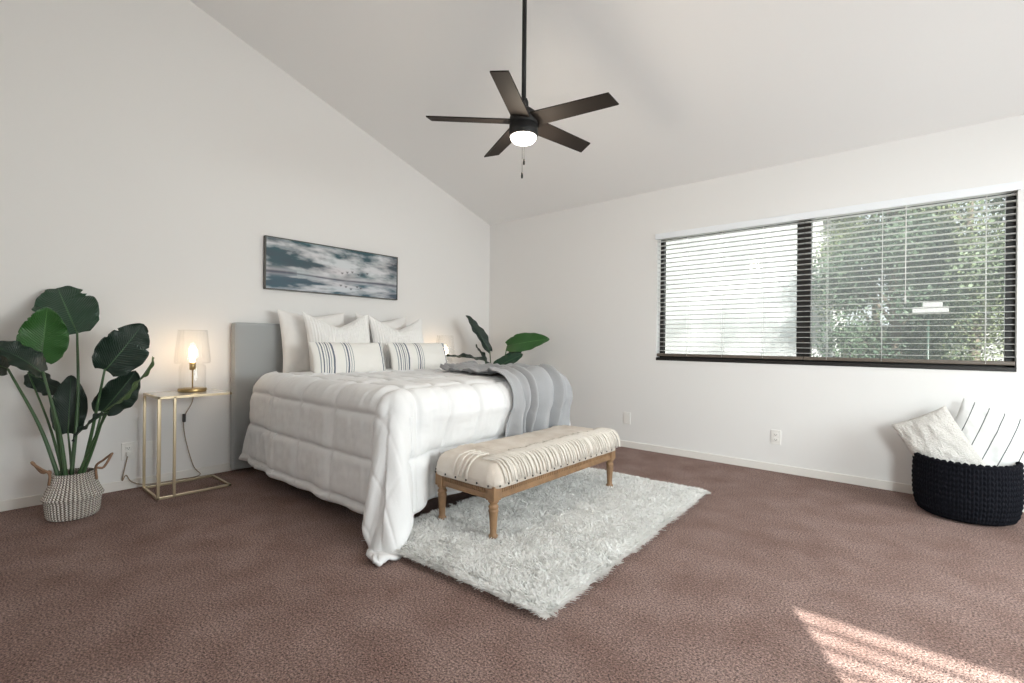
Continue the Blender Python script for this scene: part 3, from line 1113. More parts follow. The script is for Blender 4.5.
# dark studs
for sx in (-1, 1):
    for k in range(19):
        y = -CY + 0.04 + (2 * CY - 0.08) * k / 18
        mb = MB(); mb.lathe([(0.0058, -0.001), (0.005, 0.002), (0.0, 0.0042)], 10, M=Matrix.Translation((sx * (CX + 0.004), y, 0.293)) @ Matrix.Rotation(sx * PI / 2, 4, 'Y'))
        mb.build('stud', M_nail, bn)
for sy in (-1, 1):
    for k in range(6):
        x = -CX + 0.04 + (2 * CX - 0.08) * k / 5
        mb = MB(); mb.lathe([(0.0058, -0.001), (0.005, 0.002), (0.0, 0.0042)], 10, M=Matrix.Translation((x, sy * (CY + 0.002), 0.293)) @ Matrix.Rotation(-sy * PI / 2, 4, 'X'))
        mb.build('stud', M_nail, bn)

# ------------------------------------------------------------------ shag rug
rug = empty('rug', (2.465, -1.978, 0.0), math.radians(2.4))
tag(rug, 'fluffy white shag rug under the bench at the foot of the bed', 'rug')
RW, RL = 1.07, 1.86
mb = MB(); mb.box(-RW / 2 + 0.012, RW / 2 - 0.012, -RL / 2 + 0.012, RL / 2 - 0.012, 0.001, 0.014, 0.005); mb.build('backing', M_rugback, rug)
rng = np.random.RandomState(5)
NT = 92000
bx = (rng.rand(NT) - 0.5) * RW
by = (rng.rand(NT) - 0.5) * RL
edge_n = 9000                       # denser rim
pe = rng.rand(edge_n)
ex_ = np.where(pe < 0.4, RW / 2 - 0.012 * rng.rand(edge_n), (rng.rand(edge_n) - 0.5) * RW)
ey_ = np.where(pe < 0.4, (rng.rand(edge_n) - 0.5) * RL, np.where(pe < 0.7, 1, -1) * (RL / 2 - 0.012 * rng.rand(edge_n)))
bx, by = np.r_[bx, ex_], np.r_[by, ey_]
keep = np.ones(len(bx), bool)
_r = math.radians(2.4)
for lx in (-1, 1):
    for ly in (-1, 1):
        wx, wy = 2.262 + lx * 0.191 - 2.465, -1.965 + ly * 0.578 + 1.978
        qx, qy = wx * math.cos(_r) + wy * math.sin(_r), -wx * math.sin(_r) + wy * math.cos(_r)
        keep &= np.hypot(bx - qx, by - qy) > 0.034
bx, by = bx[keep], by[keep]
NT = len(bx)
ang = fbm(bx * 9 + 3, by * 9, 2) * 12 + rng.randn(NT) * 1.1 + 1.0
lean = 0.012 + 0.022 * rng.rand(NT)
hgt = (0.034 + 0.014 * rng.rand(NT)) * (0.82 + 0.36 * fbm(bx * 12, by * 12 + 7, 2))
dx, dy = np.cos(ang) * lean, np.sin(ang) * lean
for s_, c_, lim, d_ in ((1, bx, RW / 2, 0), (-1, bx, RW / 2, 0), (1, by, RL / 2, 1), (-1, by, RL / 2, 1)):
    m_ = np.clip((s_ * c_ - lim + 0.04) / 0.04, 0, 1) * (0.6 + 0.8 * rng.rand(NT))
    if d_ == 0:
        dx = dx + s_ * m_ * 0.010
    else:
        dy = dy + s_ * m_ * 0.010
    hgt = hgt * (1 - 0.40 * m_)
base = np.stack([bx, by, np.full(NT, 0.010)], -1)
mid = base + np.stack([dx * 0.3, dy * 0.3, hgt * 0.62], -1)
tip = base + np.stack([dx * 1.15, dy * 1.15, hgt * 0.95], -1)
wa = rng.rand(NT) * 2 * PI
wd = np.stack([np.cos(wa), np.sin(wa), np.zeros(NT)], -1) * 0.0046
Vt = np.stack([base - wd, base + wd, mid - wd * 0.9, mid + wd * 0.9, tip - wd * 0.45, tip + wd * 0.45], 1).reshape(-1, 3)
i6 = np.arange(NT) * 6
Ft = np.concatenate([np.stack([i6, i6 + 1, i6 + 3, i6 + 2], -1), np.stack([i6 + 2, i6 + 3, i6 + 5, i6 + 4], -1)])
mesh_obj('pile', Vt, Ft, M_rug, rug)


# ------------------------------------------------------------------ nightstands and lamps
def nightstand(name, loc, mirror, label):
    t = empty(name, loc)
    tag(t, label, 'nightstand', 'gold nightstands')
    W, D, H, r = 0.41, 0.34, 0.648, 0.0075      # along y, along x
    q = lambda y: (-y if mirror else y)
    def bar(name_, p0, p1, r_=r):
        m_ = MB()
        x0, x1 = sorted((p0[0], p1[0])); y0, y1 = sorted((q(p0[1]), q(p1[1]))); z0, z1 = sorted((p0[2], p1[2]))
        m_.box(x0 - r_, x1 + r_, y0 - r_, y1 + r_, z0 - r_, z1 + r_, 0.0015)
        return m_.build(name_, M_gold, t)
    for nm, z in (('foot_rail', r + 0.001), ('top_rail', H - r)):
        bar(nm, (0, 0, z), (D, 0, z)); bar(nm, (0, W, z), (D, W, z))
        bar(nm, (0, 0, z), (0, W, z)); bar(nm, (D, 0, z), (D, W, z))
    for x in (0, D):
        for y in (0, 0.085):
            bar('post', (x, y, 0.01), (x, y, H - 0.01))
    m_ = MB()
    y0, y1 = sorted((q(0.004), q(W - 0.004)))
    m_.box(0.004, D - 0.004, y0, y1, H - 0.006, H + 0.001, 0.001)
    m_.build('glass_top', M_mirror, t)
    return t


nightstand('nightstand', (0.09, -3.452, 0), False, 'slim gold metal nightstand beside the tall potted plant')
nightstand('nightstand', (0.09, -0.62, 0), True, 'slim gold metal nightstand on the far side of the bed near the corner')


def lamp(name, loc, label):
    t = empty(name, loc)
    tag(t, label, 'lamp', 'table lamps')
    m_ = MB(); m_.lathe([(0.0, 0.0), (0.084, 0.0), (0.086, 0.004), (0.086, 0.020), (0.083, 0.023), (0.0, 0.023)], 40); m_.build('base', M_brass, t)
    m_ = MB()
    m_.lathe([(0.080, 0.023), (0.080, 0.165), (0.076, 0.180), (0.062, 0.190)], 48)
    g = m_.build('glass_body', M_lampglass, t)
    g.data.polygons.foreach_set('use_smooth', np.ones(len(g.data.polygons), dtype=bool))
    bm_ = bmesh.new(); bm_.from_mesh(g.data)
    bmesh.ops.delete(bm_, geom=[f_ for f_ in bm_.faces if len(f_.verts) > 4], context='FACES_ONLY'); bm_.to_mesh(g.data); bm_.free()
    m_ = MB()
    m_.lathe([(0.060, 0.192), (0.102, 0.196), (0.108, 0.206), (0.106, 0.240), (0.097, 0.330), (0.086, 0.425)], 48)
    g = m_.build('lamp_shade', M_lampglass, t)
    bm_ = bmesh.new(); bm_.from_mesh(g.data)
    bmesh.ops.delete(bm_, geom=[f_ for f_ in bm_.faces if len(f_.verts) > 4], context='FACES_ONLY'); bm_.to_mesh(g.data); bm_.free()
    m_ = MB(); m_.lathe([(0.088, 0.424), (0.0885, 0.4265), (0.0855, 0.4265)], 48); m_.build('shade_rim', M_lampglass, t)
    m_ = MB(); m_.lathe([(0.0045, 0.02), (0.0045, 0.15)], 12)
    m_.build('stem', M_brass, t)
    m_ = MB(); m_.lathe([(0.012, 0.148), (0.019, 0.152), (0.019, 0.196), (0.015, 0.200), (0.0, 0.202)], 20); m_.build('socket', M_brass, t)
    m_ = MB(); m_.lathe([(0.0, 0.318), (0.012, 0.312), (0.021, 0.295), (0.024, 0.272), (0.021, 0.248), (0.013, 0.222), (0.0115, 0.203), (0.0, 0.202)], 20)
    m_.build('bulb', M_bulb, t)
    return t


lampL = lamp('table_lamp', (0.20, -3.205, 0.6495), 'lit clear glass lamp with brass base on the near gold nightstand')
m_ = MB()
m_.tube(poly([(-0.08, 0.0, 0.010), (-0.13, 0.05, 0.006), (-0.17, 0.06, 0.0), (-0.185, 0.05, -0.10), (-0.18, 0.0, -0.21), (-0.175, 0.01, -0.36), (-0.175, 0.06, -0.56), (-0.17, 0.10, -0.635),
              (-0.165, -0.05, -0.638), (-0.16, -0.22, -0.632), (-0.17, -0.30, -0.60), (-0.175, -0.33, -0.55), (-0.18, -0.35, -0.585), (-0.186, -0.335, -0.50), (-0.19, -0.317, -0.41)], 5), 0.003, 6)
c_ = m_.build('cord', M_ccord, lampL)
m_ = MB(); m_.box(-0.190, -0.170, -0.008, 0.010, -0.235, -0.175, 0.005); m_.build('inline_switch', M_nail, c_)
m_ = MB(); m_.box(-0.192, -0.165, -0.330, -0.304, -0.425, -0.398, 0.005); m_.build('plug', M_plate, c_)
lamp('table_lamp', (0.20, -0.885, 0.6495), 'lit clear glass lamp glowing behind the pillows near the room corner')

# ------------------------------------------------------------------ ceiling fan
fx, fy, fz = 2.392, -2.263, 2.218
fan = empty('ceiling_fan', (fx, fy, cz(fy)))
tag(fan, 'dark five-blade ceiling fan with lit lens on a long downrod', 'ceiling fan')
dz = fz - cz(fy)
mb = MB()
mb.lathe([(0.0, -0.085), (0.035, -0.083), (0.055, -0.06), (0.066, -0.03), (0.068, 0.03), (0.0, 0.03)], 32)
mb.build('canopy', M_black, fan)
mb = MB(); mb.lathe([(0.0125, dz + 0.10), (0.0125, -0.05)], 16); mb.build('downrod', M_black, fan)
mb = MB(); mb.lathe([(0.0, dz + 0.130), (0.020, dz + 0.128), (0.026, dz + 0.110), (0.026, dz + 0.090), (0.034, dz + 0.075), (0.034, dz + 0.06), (0.0, dz + 0.06)], 24); mb.build('coupling', M_black, fan)
mb = MB()
mb.lathe([(0.0, dz + 0.075), (0.045, dz + 0.070), (0.070, dz + 0.050), (0.076, dz + 0.022), (0.078, dz + 0.012), (0.078, dz - 0.008), (0.072, dz - 0.012), (0.078, dz - 0.016), (0.079, dz - 0.075), (0.075, dz - 0.080), (0.0, dz - 0.080)], 40)
mb.build('motor_housing', M_black, fan)
mb = MB(); mb.lathe([(0.0, dz - 0.116), (0.03, dz - 0.114), (0.058, dz - 0.106), (0.068, dz - 0.094), (0.072, dz - 0.080), (0.0, dz - 0.080)], 40)
mb.build('light_lens', M_lens, fan)
R_BL = 0.505
for k, a0 in enumerate((16, 88, 160, 232, 304)):
    Mb = Matrix.Translation((0, 0, dz + 0.004)) @ Matrix.Rotation(math.radians(a0 - 9), 4, 'Z') @ Matrix.Rotation(math.radians(-13), 4, 'X')
    mb = MB()
    ns = 14
    V, F = [], []
    for i in range(ns + 1):
        t_ = i / ns
        r_ = 0.075 + (R_BL - 0.075) * t_
        hw = 0.055 - 0.007 * t_
        skew = 0.020 * t_
        cut = 0.012 if i == ns else 0
        for (yy, zz) in ((-hw + cut * 0.0, -0.0035), (hw, -0.0035), (hw, 0.0035), (-hw, 0.0035)):
            V.append(Mb @ Vector((r_ + (0.018 if (i == ns and yy > 0) else 0), yy + skew, zz)))
    for i in range(ns):
        for j in range(4):
            F.append((i * 4 + j, i * 4 + (j + 1) % 4, (i + 1) * 4 + (j + 1) % 4, (i + 1) * 4 + j))
    F += [(3, 2, 1, 0), tuple(ns * 4 + j for j in range(4))]
    mb.add(V, F, False)
    mb.build('blade', M_blade, fan)
for (ox_, oy_, l1, l2) in ((0.052, -0.056, 0.150, 0.032), (0.046, -0.064, 0.222, 0.032)):
    mb = MB(); mb.tube([(ox_, oy_, dz - 0.08), (ox_, oy_, dz - 0.08 - l1)], 0.0011, 6); ch = mb.build('pull_chain', M_black, fan)
    mb = MB(); mb.lathe([(0.0, 0.0), (0.005, 0.002), (0.0055, l2 * 0.5), (0.004, l2), (0.0, l2 + 0.002)], 12, (ox_, oy_, dz - 0.08 - l1 - l2)); mb.build('fob', M_black, ch)
ld = bpy.data.lights.new('fan_light', 'POINT'); ld.energy = 13; ld.color = (1.0, 0.87, 0.70); ld.shadow_soft_size = 0.07
lo = link(bpy.data.objects.new('fan_light', ld)); lo.parent = fan; lo.location = (0, 0, dz - 0.20)


# ------------------------------------------------------------------ plants
def leaf_mesh(base, tip, nrm, width, bend, notch=0.0, seed=0):
    B, T, n0 = Vector(base), Vector(tip), Vector(nrm).normalized()
    ax = T - B
    L = ax.length
    ax.normalize()
    n0 = (n0 - ax * n0.dot(ax)).normalized()
    sd_ = ax.cross(n0)
    nu, nv = 25, 44
    us = np.linspace(-1, 1, nu)
    vs = np.linspace(0, 1, nv)
    u, v = np.meshgrid(us, vs, indexing='ij')
    ws = np.clip(np.sin(PI * np.clip(v * 0.965 + 0.035, 0, 1) ** 0.80), 0, None) ** 0.62
    ws = ws * (1 - 0.12 * v)
    rs = np.random.RandomState(seed)
    if notch:                          # tears in the rim
        for _ in range(5):
            c0, sgn = rs.uniform(0.35, 0.97), rs.choice([-1, 1])
            ws = ws * (1 - notch * np.exp(-((v - c0) / 0.010) ** 2) * (np.sign(u) == sgn))
    x = u * width / 2 * ws
    y = v * L + np.abs(u) * ws * 0.03 * L - (np.abs(u) ** 2) * 0.05 * L * (v < 0.15)
    z = bend * 4 * v * (1 - v) * L + np.abs(u) ** 1.4 * ws * width * 0.13 + 0.010 * np.sin(v * 13 + seed) * np.abs(u) ** 2 + 0.006 * np.sin(v * 29 + u * 3 + seed) * np.abs(u) ** 3
    P = (np.array(B)[None, None] + x[..., None] * np.array(sd_) + y[..., None] * np.array(ax) + z[..., None] * np.array(n0))
    uv = np.stack([(u + 1) / 2, v], -1)
    return P.reshape(-1, 3), quads(nu, nv), uv.reshape(-1, 2)


def plant(name, origin, label, leaves, stems, basket_fn):
    t = empty(name, origin)
    tag(t, label, 'potted plant', 'bird of paradise plants')
    Mi = Matrix.Translation(-Vector(origin))
    def p_(o_):
        o_.matrix_parent_inverse = Mi
        return o_
    for i, (b_, tp, nr, w_, be_, m_, nt) in enumerate(leaves):
        V, F, uv = leaf_mesh(b_, tp, nr, w_, be_, nt, i + 3)
        o_ = p_(mesh_obj('leaf', V, F, m_, t, uv=uv))
        sm_ = o_.modifiers.new('thick', 'SOLIDIFY'); sm_.thickness = 0.0012
        # raised midrib
        m2 = MB()
        Bv, Tv, nv_ = Vector(b_), Vector(tp), Vector(nr).normalized()
        Lb = (Tv - Bv).length
        pts = [Bv.lerp(Tv, k / 8) + nv_ * (be_ * 4 * (k / 8) * (1 - k / 8) * Lb - 0.002) for k in range(9)]
        m2.tube(pts, [0.0045 * (1 - 0.8 * k / 8) for k in range(9)], 6)
        m2.build('midrib', M_stem, o_)
    for pts, r0 in stems:
        m2 = MB()
        q = poly(pts, 6)
        m2.tube(q, [r0 * (1.0 - 0.5 * k / (len(q) - 1)) for k in range(len(q))], 8)
        p_(m2.build('stem', M_stem, t))
    basket_fn(t)
    return t


M_weave = mat('white_woven_basket', (0.70, 0.655, 0.60), 0.85, spec=0.15)
n_, l_ = M_weave.node_tree.nodes, M_weave.node_tree.links
uvn = n_.new('ShaderNodeUVMap'); spn = n_.new('ShaderNodeSeparateXYZ'); l_.new(uvn.outputs[0], spn.inputs[0])


def mth(op, a, b=None):
    x = n_.new('ShaderNodeMath'); x.operation = op
    for i, q in enumerate((a, b)):
        if q is None:
            continue
        if isinstance(q, (int, float)):
            x.inputs[i].default_value = q
        else:
            l_.new(q, x.inputs[i])
    return x.outputs[0]


row = mth('MULTIPLY', spn.outputs['Y'], 26.0)
zig = mth('ABSOLUTE', mth('SUBTRACT', mth('FRACT', row), 0.5))              # 0..0.5 triangle per row
colx = mth('FRACT', mth('ADD', mth('MULTIPLY', spn.outputs['X'], 44.0), mth('MULTIPLY', zig, 1.3)))
dark = mth('LESS_THAN', mth('ABSOLUTE', mth('SUBTRACT', colx, 0.5)), 0.20)
mxn = n_.new('ShaderNodeMix'); mxn.data_type = 'RGBA'
l_.new(dark, mxn.inputs['Factor'])
mxn.inputs['A'].default_value = (0.70, 0.655, 0.60, 1); mxn.inputs['B'].default_value = (0.115, 0.085, 0.07, 1)
l_.new(mxn.outputs['Result'], n_['Principled BSDF'].inputs['Base Color'])
bpn = n_.new('ShaderNodeBump'); bpn.inputs['Distance'].default_value = 0.006; bpn.inputs['Strength'].default_value = 0.7
l_.new(mth('SINE', mth('MULTIPLY', spn.outputs['X'], 44.0 * 2 * PI)), bpn.inputs['Height']); l_.new(bpn.outputs[0], n_['Principled BSDF'].inputs['Normal'])


def woven_basket(center, handle_dir):
    def fn(t):
        prof = [(0.090, 0.0), (0.108, 0.003), (0.116, 0.018), (0.121, 0.055), (0.125, 0.092), (0.1285, 0.098), (0.134, 0.104), (0.1345, 0.110), (0.127, 0.122), (0.115, 0.148), (0.102, 0.178), (0.093, 0.205), (0.090, 0.222), (0.093, 0.228), (0.088, 0.230), (0.083, 0.222), (0.083, 0.185)]
        pr = np.array(prof) * np.array([1.0, 1.10])
        seg = np.r_[0, np.cumsum(np.hypot(*np.diff(pr, axis=0).T))]
        ss = np.linspace(0, seg[-1], 70)
        rz = np.stack([np.interp(ss, seg, pr[:, 0]), np.interp(ss, seg, pr[:, 1])], -1)
        nth = 177
        th = np.linspace(0, 2 * PI, nth)
        A, S = np.meshgrid(th, np.arange(70), indexing='ij')
        r = rz[S, 0] + 0.0012 * np.sin(A * 44) * (rz[S, 0] > 0.09)
        P = np.stack([r * np.cos(A), r * np.sin(A), rz[S, 1] + 0.001], -1)
        uv = np.stack([A / (2 * PI), ss[S] / seg[-1]], -1)
        b_ = mesh_obj('basket', P.reshape(-1, 3), quads(nth, 70), M_weave, t, uv=uv.reshape(-1, 2))
        m_ = MB(); m_.lathe([(0.0, 0.0), (0.09, 0.001), (0.09, 0.003), (0.0, 0.004)], 32); m_.build('basket_bottom', M_rope, b_)
        ha = math.atan2(handle_dir[1], handle_dir[0])
        for sgn in (-1, 1):
            d_ = Vector((math.cos(ha), math.sin(ha), 0)) * sgn
            s2 = Vector((-d_.y, d_.x, 0))
            pts = [d_ * 0.100 + s2 * 0.035 + Vector((0, 0, 0.200)), d_ * 0.098 + s2 * 0.034 + Vector((0, 0, 0.262)), d_ * 0.130 + s2 * 0.030 + Vector((0, 0, 0.292)), d_ * 0.165 + s2 * 0.012 + Vector((0, 0, 0.325)),
                   d_ * 0.165 - s2 * 0.012 + Vector((0, 0, 0.325)), d_ * 0.130 - s2 * 0.030 + Vector((0, 0, 0.262)), d_ * 0.098 - s2 * 0.034 + Vector((0, 0, 0.262)), d_ * 0.100 - s2 * 0.035 + Vector((0, 0, 0.200))]
            m_ = MB(); m_.tube(poly(pts, 5), 0.0065, 8); m_.build('handle', M_rope, t)
        m_ = MB(); m_.lathe([(0.0, 0.215), (0.04, 0.217), (0.083, 0.213), (0.083, 0.205), (0.0, 0.205)], 28); m_.build('soil', M_soil, t)
    return fn


PC = (0.40, -3.845, 0.0)
left_leaves = [
    ((0.28, -3.82, 1.04), (0.03, -3.88, 1.32), (0.74, -0.29, 0.6), 0.31, 0.05, M_leaf, 0.28),
    ((0.36, -3.98, 0.88), (0.41, -3.96, 1.18), (0.98, -0.1, -0.18), 0.22, -0.06, M_leafL, 0.10),
    ((0.44, -3.98, 0.82), (0.46, -4.19, 0.98), (0.71, 0.47, 0.52), 0.17, 0.08, M_leafD, 0.0),
    ((0.10, -4.01, 0.81), (0.23, -3.85, 0.69), (0.69, -0.69, -0.2), 0.14, 0.06, M_leafD, 0.0),
    ((0.31, -3.86, 0.46), (0.24, -3.84, 0.79), (0.97, -0.11, 0.2), 0.17, 0.05, M_leafD, 0.0),
    ((0.52, -3.73, 0.83), (0.54, -3.56, 1.10), (1.0, 0.02, -0.06), 0.25, 0.05, M_leafD, 0.22),
    ((0.39, -3.72, 0.58), (0.48, -3.58, 0.82), (0.94, -0.02, -0.34), 0.20, 0.04, M_leafD, 0.0),
    ((0.66, -3.75, 0.61), (0.93, -3.59, 0.91), (0.37, 0.65, -0.67), 0.055, 0.05, M_leafE, 0.0),
    ((0.67, -3.74, 0.61), (0.60, -3.88, 0.46), (0.07, -0.74, 0.67), 0.06, 0.06, M_leafD, 0.0),
    ((0.24, -4.10, 0.84), (0.27, -4.29, 0.93), (0.85, 0.33, 0.41), 0.18, 0.06, M_leafD, 0.0),
]


def st(dx, dy, mid, end, r=0.009):
    return ([(PC[0] + dx, PC[1] + dy, 0.19), mid, end], r)


left_stems = [
    st(-0.01, -0.01, (0.33, -3.82, 0.65), (0.28, -3.82, 1.05), 0.011),
    st(-0.01, -0.04, (0.40, -3.92, 0.52), (0.36, -3.98, 0.89)),
    st(0.02, -0.03, (0.43, -3.91, 0.50), (0.44, -3.98, 0.83), 0.011),
    st(-0.04, -0.03, (0.25, -3.93, 0.50), (0.10, -4.01, 0.81), 0.008),
    st(-0.03, 0.0, (0.33, -3.85, 0.33), (0.31, -3.86, 0.47), 0.008),
    st(0.0, 0.03, (0.45, -3.77, 0.50), (0.52, -3.73, 0.84), 0.011),
    st(-0.02, 0.03, (0.38, -3.76, 0.38), (0.39, -3.72, 0.59)),
    st(0.03, 0.02, (0.51, -3.78, 0.38), (0.66, -3.75, 0.61), 0.010),
    st(0.04, 0.0, (0.55, -3.79, 0.42), (0.67, -3.74, 0.61), 0.008),
    st(-0.02, -0.05, (0.33, -3.98, 0.52), (0.24, -4.10, 0.84), 0.011),
]
plant('potted_plant', PC, 'tall broad-leaved green plant in a white woven basket by the left wall', left_leaves, left_stems, woven_basket(PC, (0.13, 0.99)))
PC = (0.50, -0.42, 0.0)
corner_leaves = [
    ((0.44, -0.45, 0.91), (0.28, -0.66, 1.30), (0.94, -0.16, 0.31), 0.14, 0.04, M_leafD, 0.0),
    ((0.65, -0.40, 0.97), (1.10, -0.25, 1.05), (0.36, -0.88, 0.25), 0.21, 0.05, M_leafL, 0.0),
    ((0.58, -0.32, 0.85), (0.75, -0.25, 0.96), (0.61, -0.65, -0.46), 0.11, 0.03, M_leafD, 0.0),
    ((0.58, -0.53, 0.73), (0.87, -0.40, 0.89), (0.53, -0.75, 0.30), 0.15, 0.03, M_leaf, 0.0),
    ((0.50, -0.53, 0.74), (0.32, -0.55, 0.98), (0.73, 0.34, 0.59), 0.12, 0.02, M_leafD, 0.0),
    ((0.54, -0.63, 0.82), (0.30, -0.96, 0.86), (0.24, -0.05, 0.97), 0.13, 0.03, M_leafD, 0.0),
    ((0.51, -0.65, 0.67), (0.37, -0.84, 0.74), (0.36, 0.05, 0.93), 0.14, 0.05, M_leafD, 0.0),
]
corner_stems = [st(-0.01, 0.0, (0.46, -0.43, 0.6), (0.44, -0.45, 0.92)), st(0.03, 0.02, (0.57, -0.40, 0.65), (0.65, -0.40, 0.97)), st(0.02, 0.03, (0.54, -0.36, 0.55), (0.58, -0.32, 0.86)),
                st(0.03, -0.02, (0.55, -0.47, 0.45), (0.58, -0.53, 0.74)), st(0.0, -0.03, (0.5, -0.48, 0.5), (0.50, -0.53, 0.75)), st(0.01, -0.04, (0.53, -0.52, 0.5), (0.54, -0.63, 0.83)), st(-0.02, -0.04, (0.5, -0.53, 0.4), (0.51, -0.65, 0.68))]
plant('potted_plant', PC, 'green leafy plant standing in the room corner behind the bed', corner_leaves, corner_stems, woven_basket(PC, (0.13, 0.99)))

# ------------------------------------------------------------------ black knitted basket with two cushions
bk = empty('storage_basket', (4.255, -0.330, 0.0))
tag(bk, 'black chunky knitted round basket holding cushions below the window', 'basket')
prof = np.array([(0.150, 0.004), (0.190, 0.006), (0.216, 0.022), (0.230, 0.055), (0.240, 0.12), (0.242, 0.22), (0.239, 0.305), (0.237, 0.334), (0.228, 0.344), (0.217, 0.332), (0.212, 0.24), (0.210, 0.05), (0.15, 0.03), (0.0, 0.03)])
seg = np.r_[0, np.cumsum(np.hypot(*np.diff(prof, axis=0).T))]
ns = 150
ss = np.linspace(0, seg[-1], ns)
rz = np.stack([np.interp(ss, seg, prof[:, 0]), np.interp(ss, seg, prof[:, 1])], -1)
nth = 481
th = np.linspace(0, 2 * PI, nth)
A, S = np.meshgrid(th, np.arange(ns), indexing='ij')
NC = 46
colp = (A * NC / (2 * PI)) % 1.0
outer = (ss[S] < seg[8])
vph = ss[S] / 0.030
lft = np.abs(colp - 0.5) * 2          # 0 centre of a chain column .. 1 at its sides
stitch = np.abs(np.sin(PI * (vph + 0.55 * lft))) ** 0.7 * (np.sin(PI * np.clip(lft, 0, 1)) ** 0.6)
r = rz[S, 0] + np.where(outer & (rz[S, 1] > 0.006), 0.011 * stitch - 0.005, 0)
P = np.stack([r * np.cos(A), r * np.sin(A), rz[S, 1]], -1)
mesh_obj('knitted_body', P.reshape(-1, 3), quads(nth, ns), M_knit, bk)
pts = [(0.229 * math.cos(2 * PI * k / 160), 0.229 * math.sin(2 * PI * k / 160), 0.338 + 0.004 * math.sin(k * 2 * PI * 23 / 80)) for k in range(161)]
mb = MB(); mb.tube(pts, [0.012 + 0.003 * math.sin(k * 2 * PI * 23 / 80) for k in range(161)], 8); mb.build('rim_braid', M_knit, bk)

pillow('throw_pillow', 0.30, 0.44, 0.13, M_boucle, 'beige boucle cushion leaning out of the left of the black basket', 'cushion', 'cushions in the basket', (4.142, -0.335, 0.385), 0.10, 0.06, math.radians(-29), 0, 0.05, 0, False)
pillow('throw_pillow', 0.44, 0.42, 0.14, M_stripe, 'white cushion with thin dark stripes in the back of the black basket', 'cushion', 'cushions in the basket', (4.385, -0.225, 0.425), 0.26, 0.12, math.radians(22), 0, 0.06, 0, False)

# ------------------------------------------------------------------ outdoors
M_grass = mat('garden_ground', (0.20, 0.22, 0.13), 0.95, var=(3, (0.30, 0.29, 0.2), 0.4, 0.6))
mb = MB(); mb.box(-25, 25, 0.35, 40, -0.45, -0.15); structure(mb.build('garden_ground', M_grass))
M_stucco = mat('grey_stucco', (0.22, 0.22, 0.22), 0.9, bump=[(20, 0.2, 0.02)], var=(0.9, (0.42, 0.42, 0.42), 0.4, 0.6))
M_roof = mat('grey_roof_tile', (0.16, 0.16, 0.16), 0.8)
hs = empty('house', (-2.2, 11.0, -0.15))
tag(hs, 'neighbouring house seen bright and hazy through the left window pane', 'house')
mb = MB(); mb.box(-5.5, 4.1, 0, 5, 0, 5.0); mb.build('wall', M_stucco, hs)
mb = MB()
mb.add([(-5.9, -0.5, 4.95), (4.5, -0.5, 4.95), (4.5, 5.5, 4.95), (-5.9, 5.5, 4.95), (-5.9, 2.5, 6.6), (4.5, 2.5, 6.6)], [(0, 1, 5, 4), (2, 3, 4, 5), (0, 4, 3), (1, 2, 5), (3, 2, 1, 0)], False)
mb.build('roof', M_roof, hs)


def leaf_outdoor(name, c1, c2):
    m = mat(name, c1, 0.55, spec=0.3, var=(1.3, c2, 0.35, 0.65))
    return m


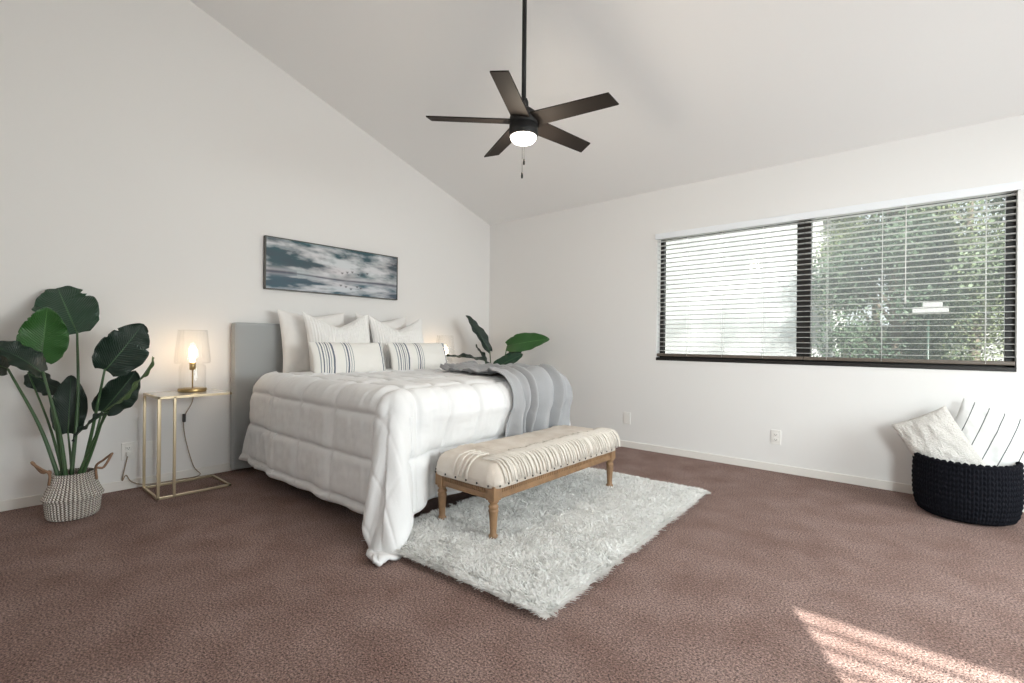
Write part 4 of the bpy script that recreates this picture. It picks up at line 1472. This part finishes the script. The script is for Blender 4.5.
def tree(loc, h, rad, nleaf, seed, label, m_leaf, cz0=0.35, trunk_r=0.09):
    t = empty('tree', loc)
    tag(t, label, 'tree', 'trees outside the window')
    rg = np.random.RandomState(seed)
    mb_ = MB()
    mb_.tube(poly([(0, 0, 0), (0.05 * h / 4, 0.02, h * 0.3), (-0.03, 0.05, h * 0.6), (0, 0, h * 0.9)], 5), [trunk_r * (1 - 0.04 * k) for k in range(16)], 10)
    mb_.build('trunk', M_bark, t)
    blobs = []
    mb_ = MB()
    for k in range(16):
        a_ = rg.rand() * 2 * PI
        zz = h * (cz0 + (0.95 - cz0) * rg.rand())
        rr_ = rad * (0.35 + 0.55 * rg.rand()) * math.sqrt(max(0.15, 1 - ((zz / h - 0.62) / 0.5) ** 2))
        c_ = (rr_ * math.cos(a_), rr_ * math.sin(a_), zz)
        blobs.append(c_)
        mb_.tube(poly([(0, 0, zz * 0.72), (c_[0] * 0.5, c_[1] * 0.5, zz * 0.9), c_], 4), [trunk_r * 0.35 * (1 - 0.09 * q) for q in range(9)], 6)
    mb_.build('branches', M_bark, t)
    C_ = np.array(blobs)[rg.randint(0, len(blobs), nleaf)]
    P = C_ + rg.randn(nleaf, 3) * np.array([0.30, 0.30, 0.26]) * rad / 1.4
    d1 = rg.randn(nleaf, 3); d1[:, 2] -= 0.5
    d1 /= np.linalg.norm(d1, axis=1, keepdims=True)
    d2 = np.cross(d1, rg.randn(nleaf, 3)); d2 /= np.linalg.norm(d2, axis=1, keepdims=True)
    l1 = (0.035 + 0.035 * rg.rand(nleaf))[:, None]
    l2 = l1 * 0.36
    V = np.stack([P, P + d1 * l1 * 0.5 + d2 * l2, P + d1 * l1, P + d1 * l1 * 0.5 - d2 * l2], 1).reshape(-1, 3)
    i4 = np.arange(nleaf) * 4
    mesh_obj('foliage', V, np.stack([i4, i4 + 1, i4 + 2, i4 + 3], -1), m_leaf, t, smooth=False)
    return t


LG1 = leaf_outdoor('tree_leaf_grey_green', (0.050, 0.075, 0.045), (0.085, 0.11, 0.065))
LG2 = leaf_outdoor('tree_leaf_olive', (0.065, 0.085, 0.04), (0.12, 0.14, 0.07))
LG3 = leaf_outdoor('tree_leaf_deep', (0.028, 0.050, 0.030), (0.05, 0.075, 0.045))
tree((5.5, 3.9, -0.15), 4.4, 1.05, 34000, 1, 'grey-green leafy tree filling the right edge of the window', LG1, 0.12)
tree((3.65, 5.3, -0.15), 4.5, 1.05, 34000, 2, 'dense deep green tree seen in the middle of the right pane', LG3, 0.12)
tree((4.7, 8.3, -0.15), 5.4, 1.5, 40000, 3, 'olive green tree standing behind the others outside right pane', LG2, 0.10)
tree((3.15, 9.0, -0.15), 5.0, 1.1, 26000, 4, 'pale thin-crowned tree beside the centre mullion outside', LG2, 0.10)
mb = MB(); mb.box(2.4, 12, 10.4, 10.6, -0.16, 1.45, 0.01); structure(mb.build('garden_wall', M_stucco))
ub = empty('utility_box', (4.08, 2.9, -0.15))
tag(ub, 'pale grey boxy fixture on a post among the trees outside the right pane', 'utility box')
mb = MB(); mb.box(-0.14, 0.17, -0.10, 0.10, 1.535, 1.60, 0.006); mb.build('box', M_roof, ub)
mb = MB(); mb.box(-0.05, 0.12, -0.08, 0.08, 1.60, 1.665, 0.006); mb.build('cap', M_roof, ub)
mb = MB(); mb.lathe([(0.012, 0), (0.012, 1.54)], 12); mb.build('post', M_leafD, ub)
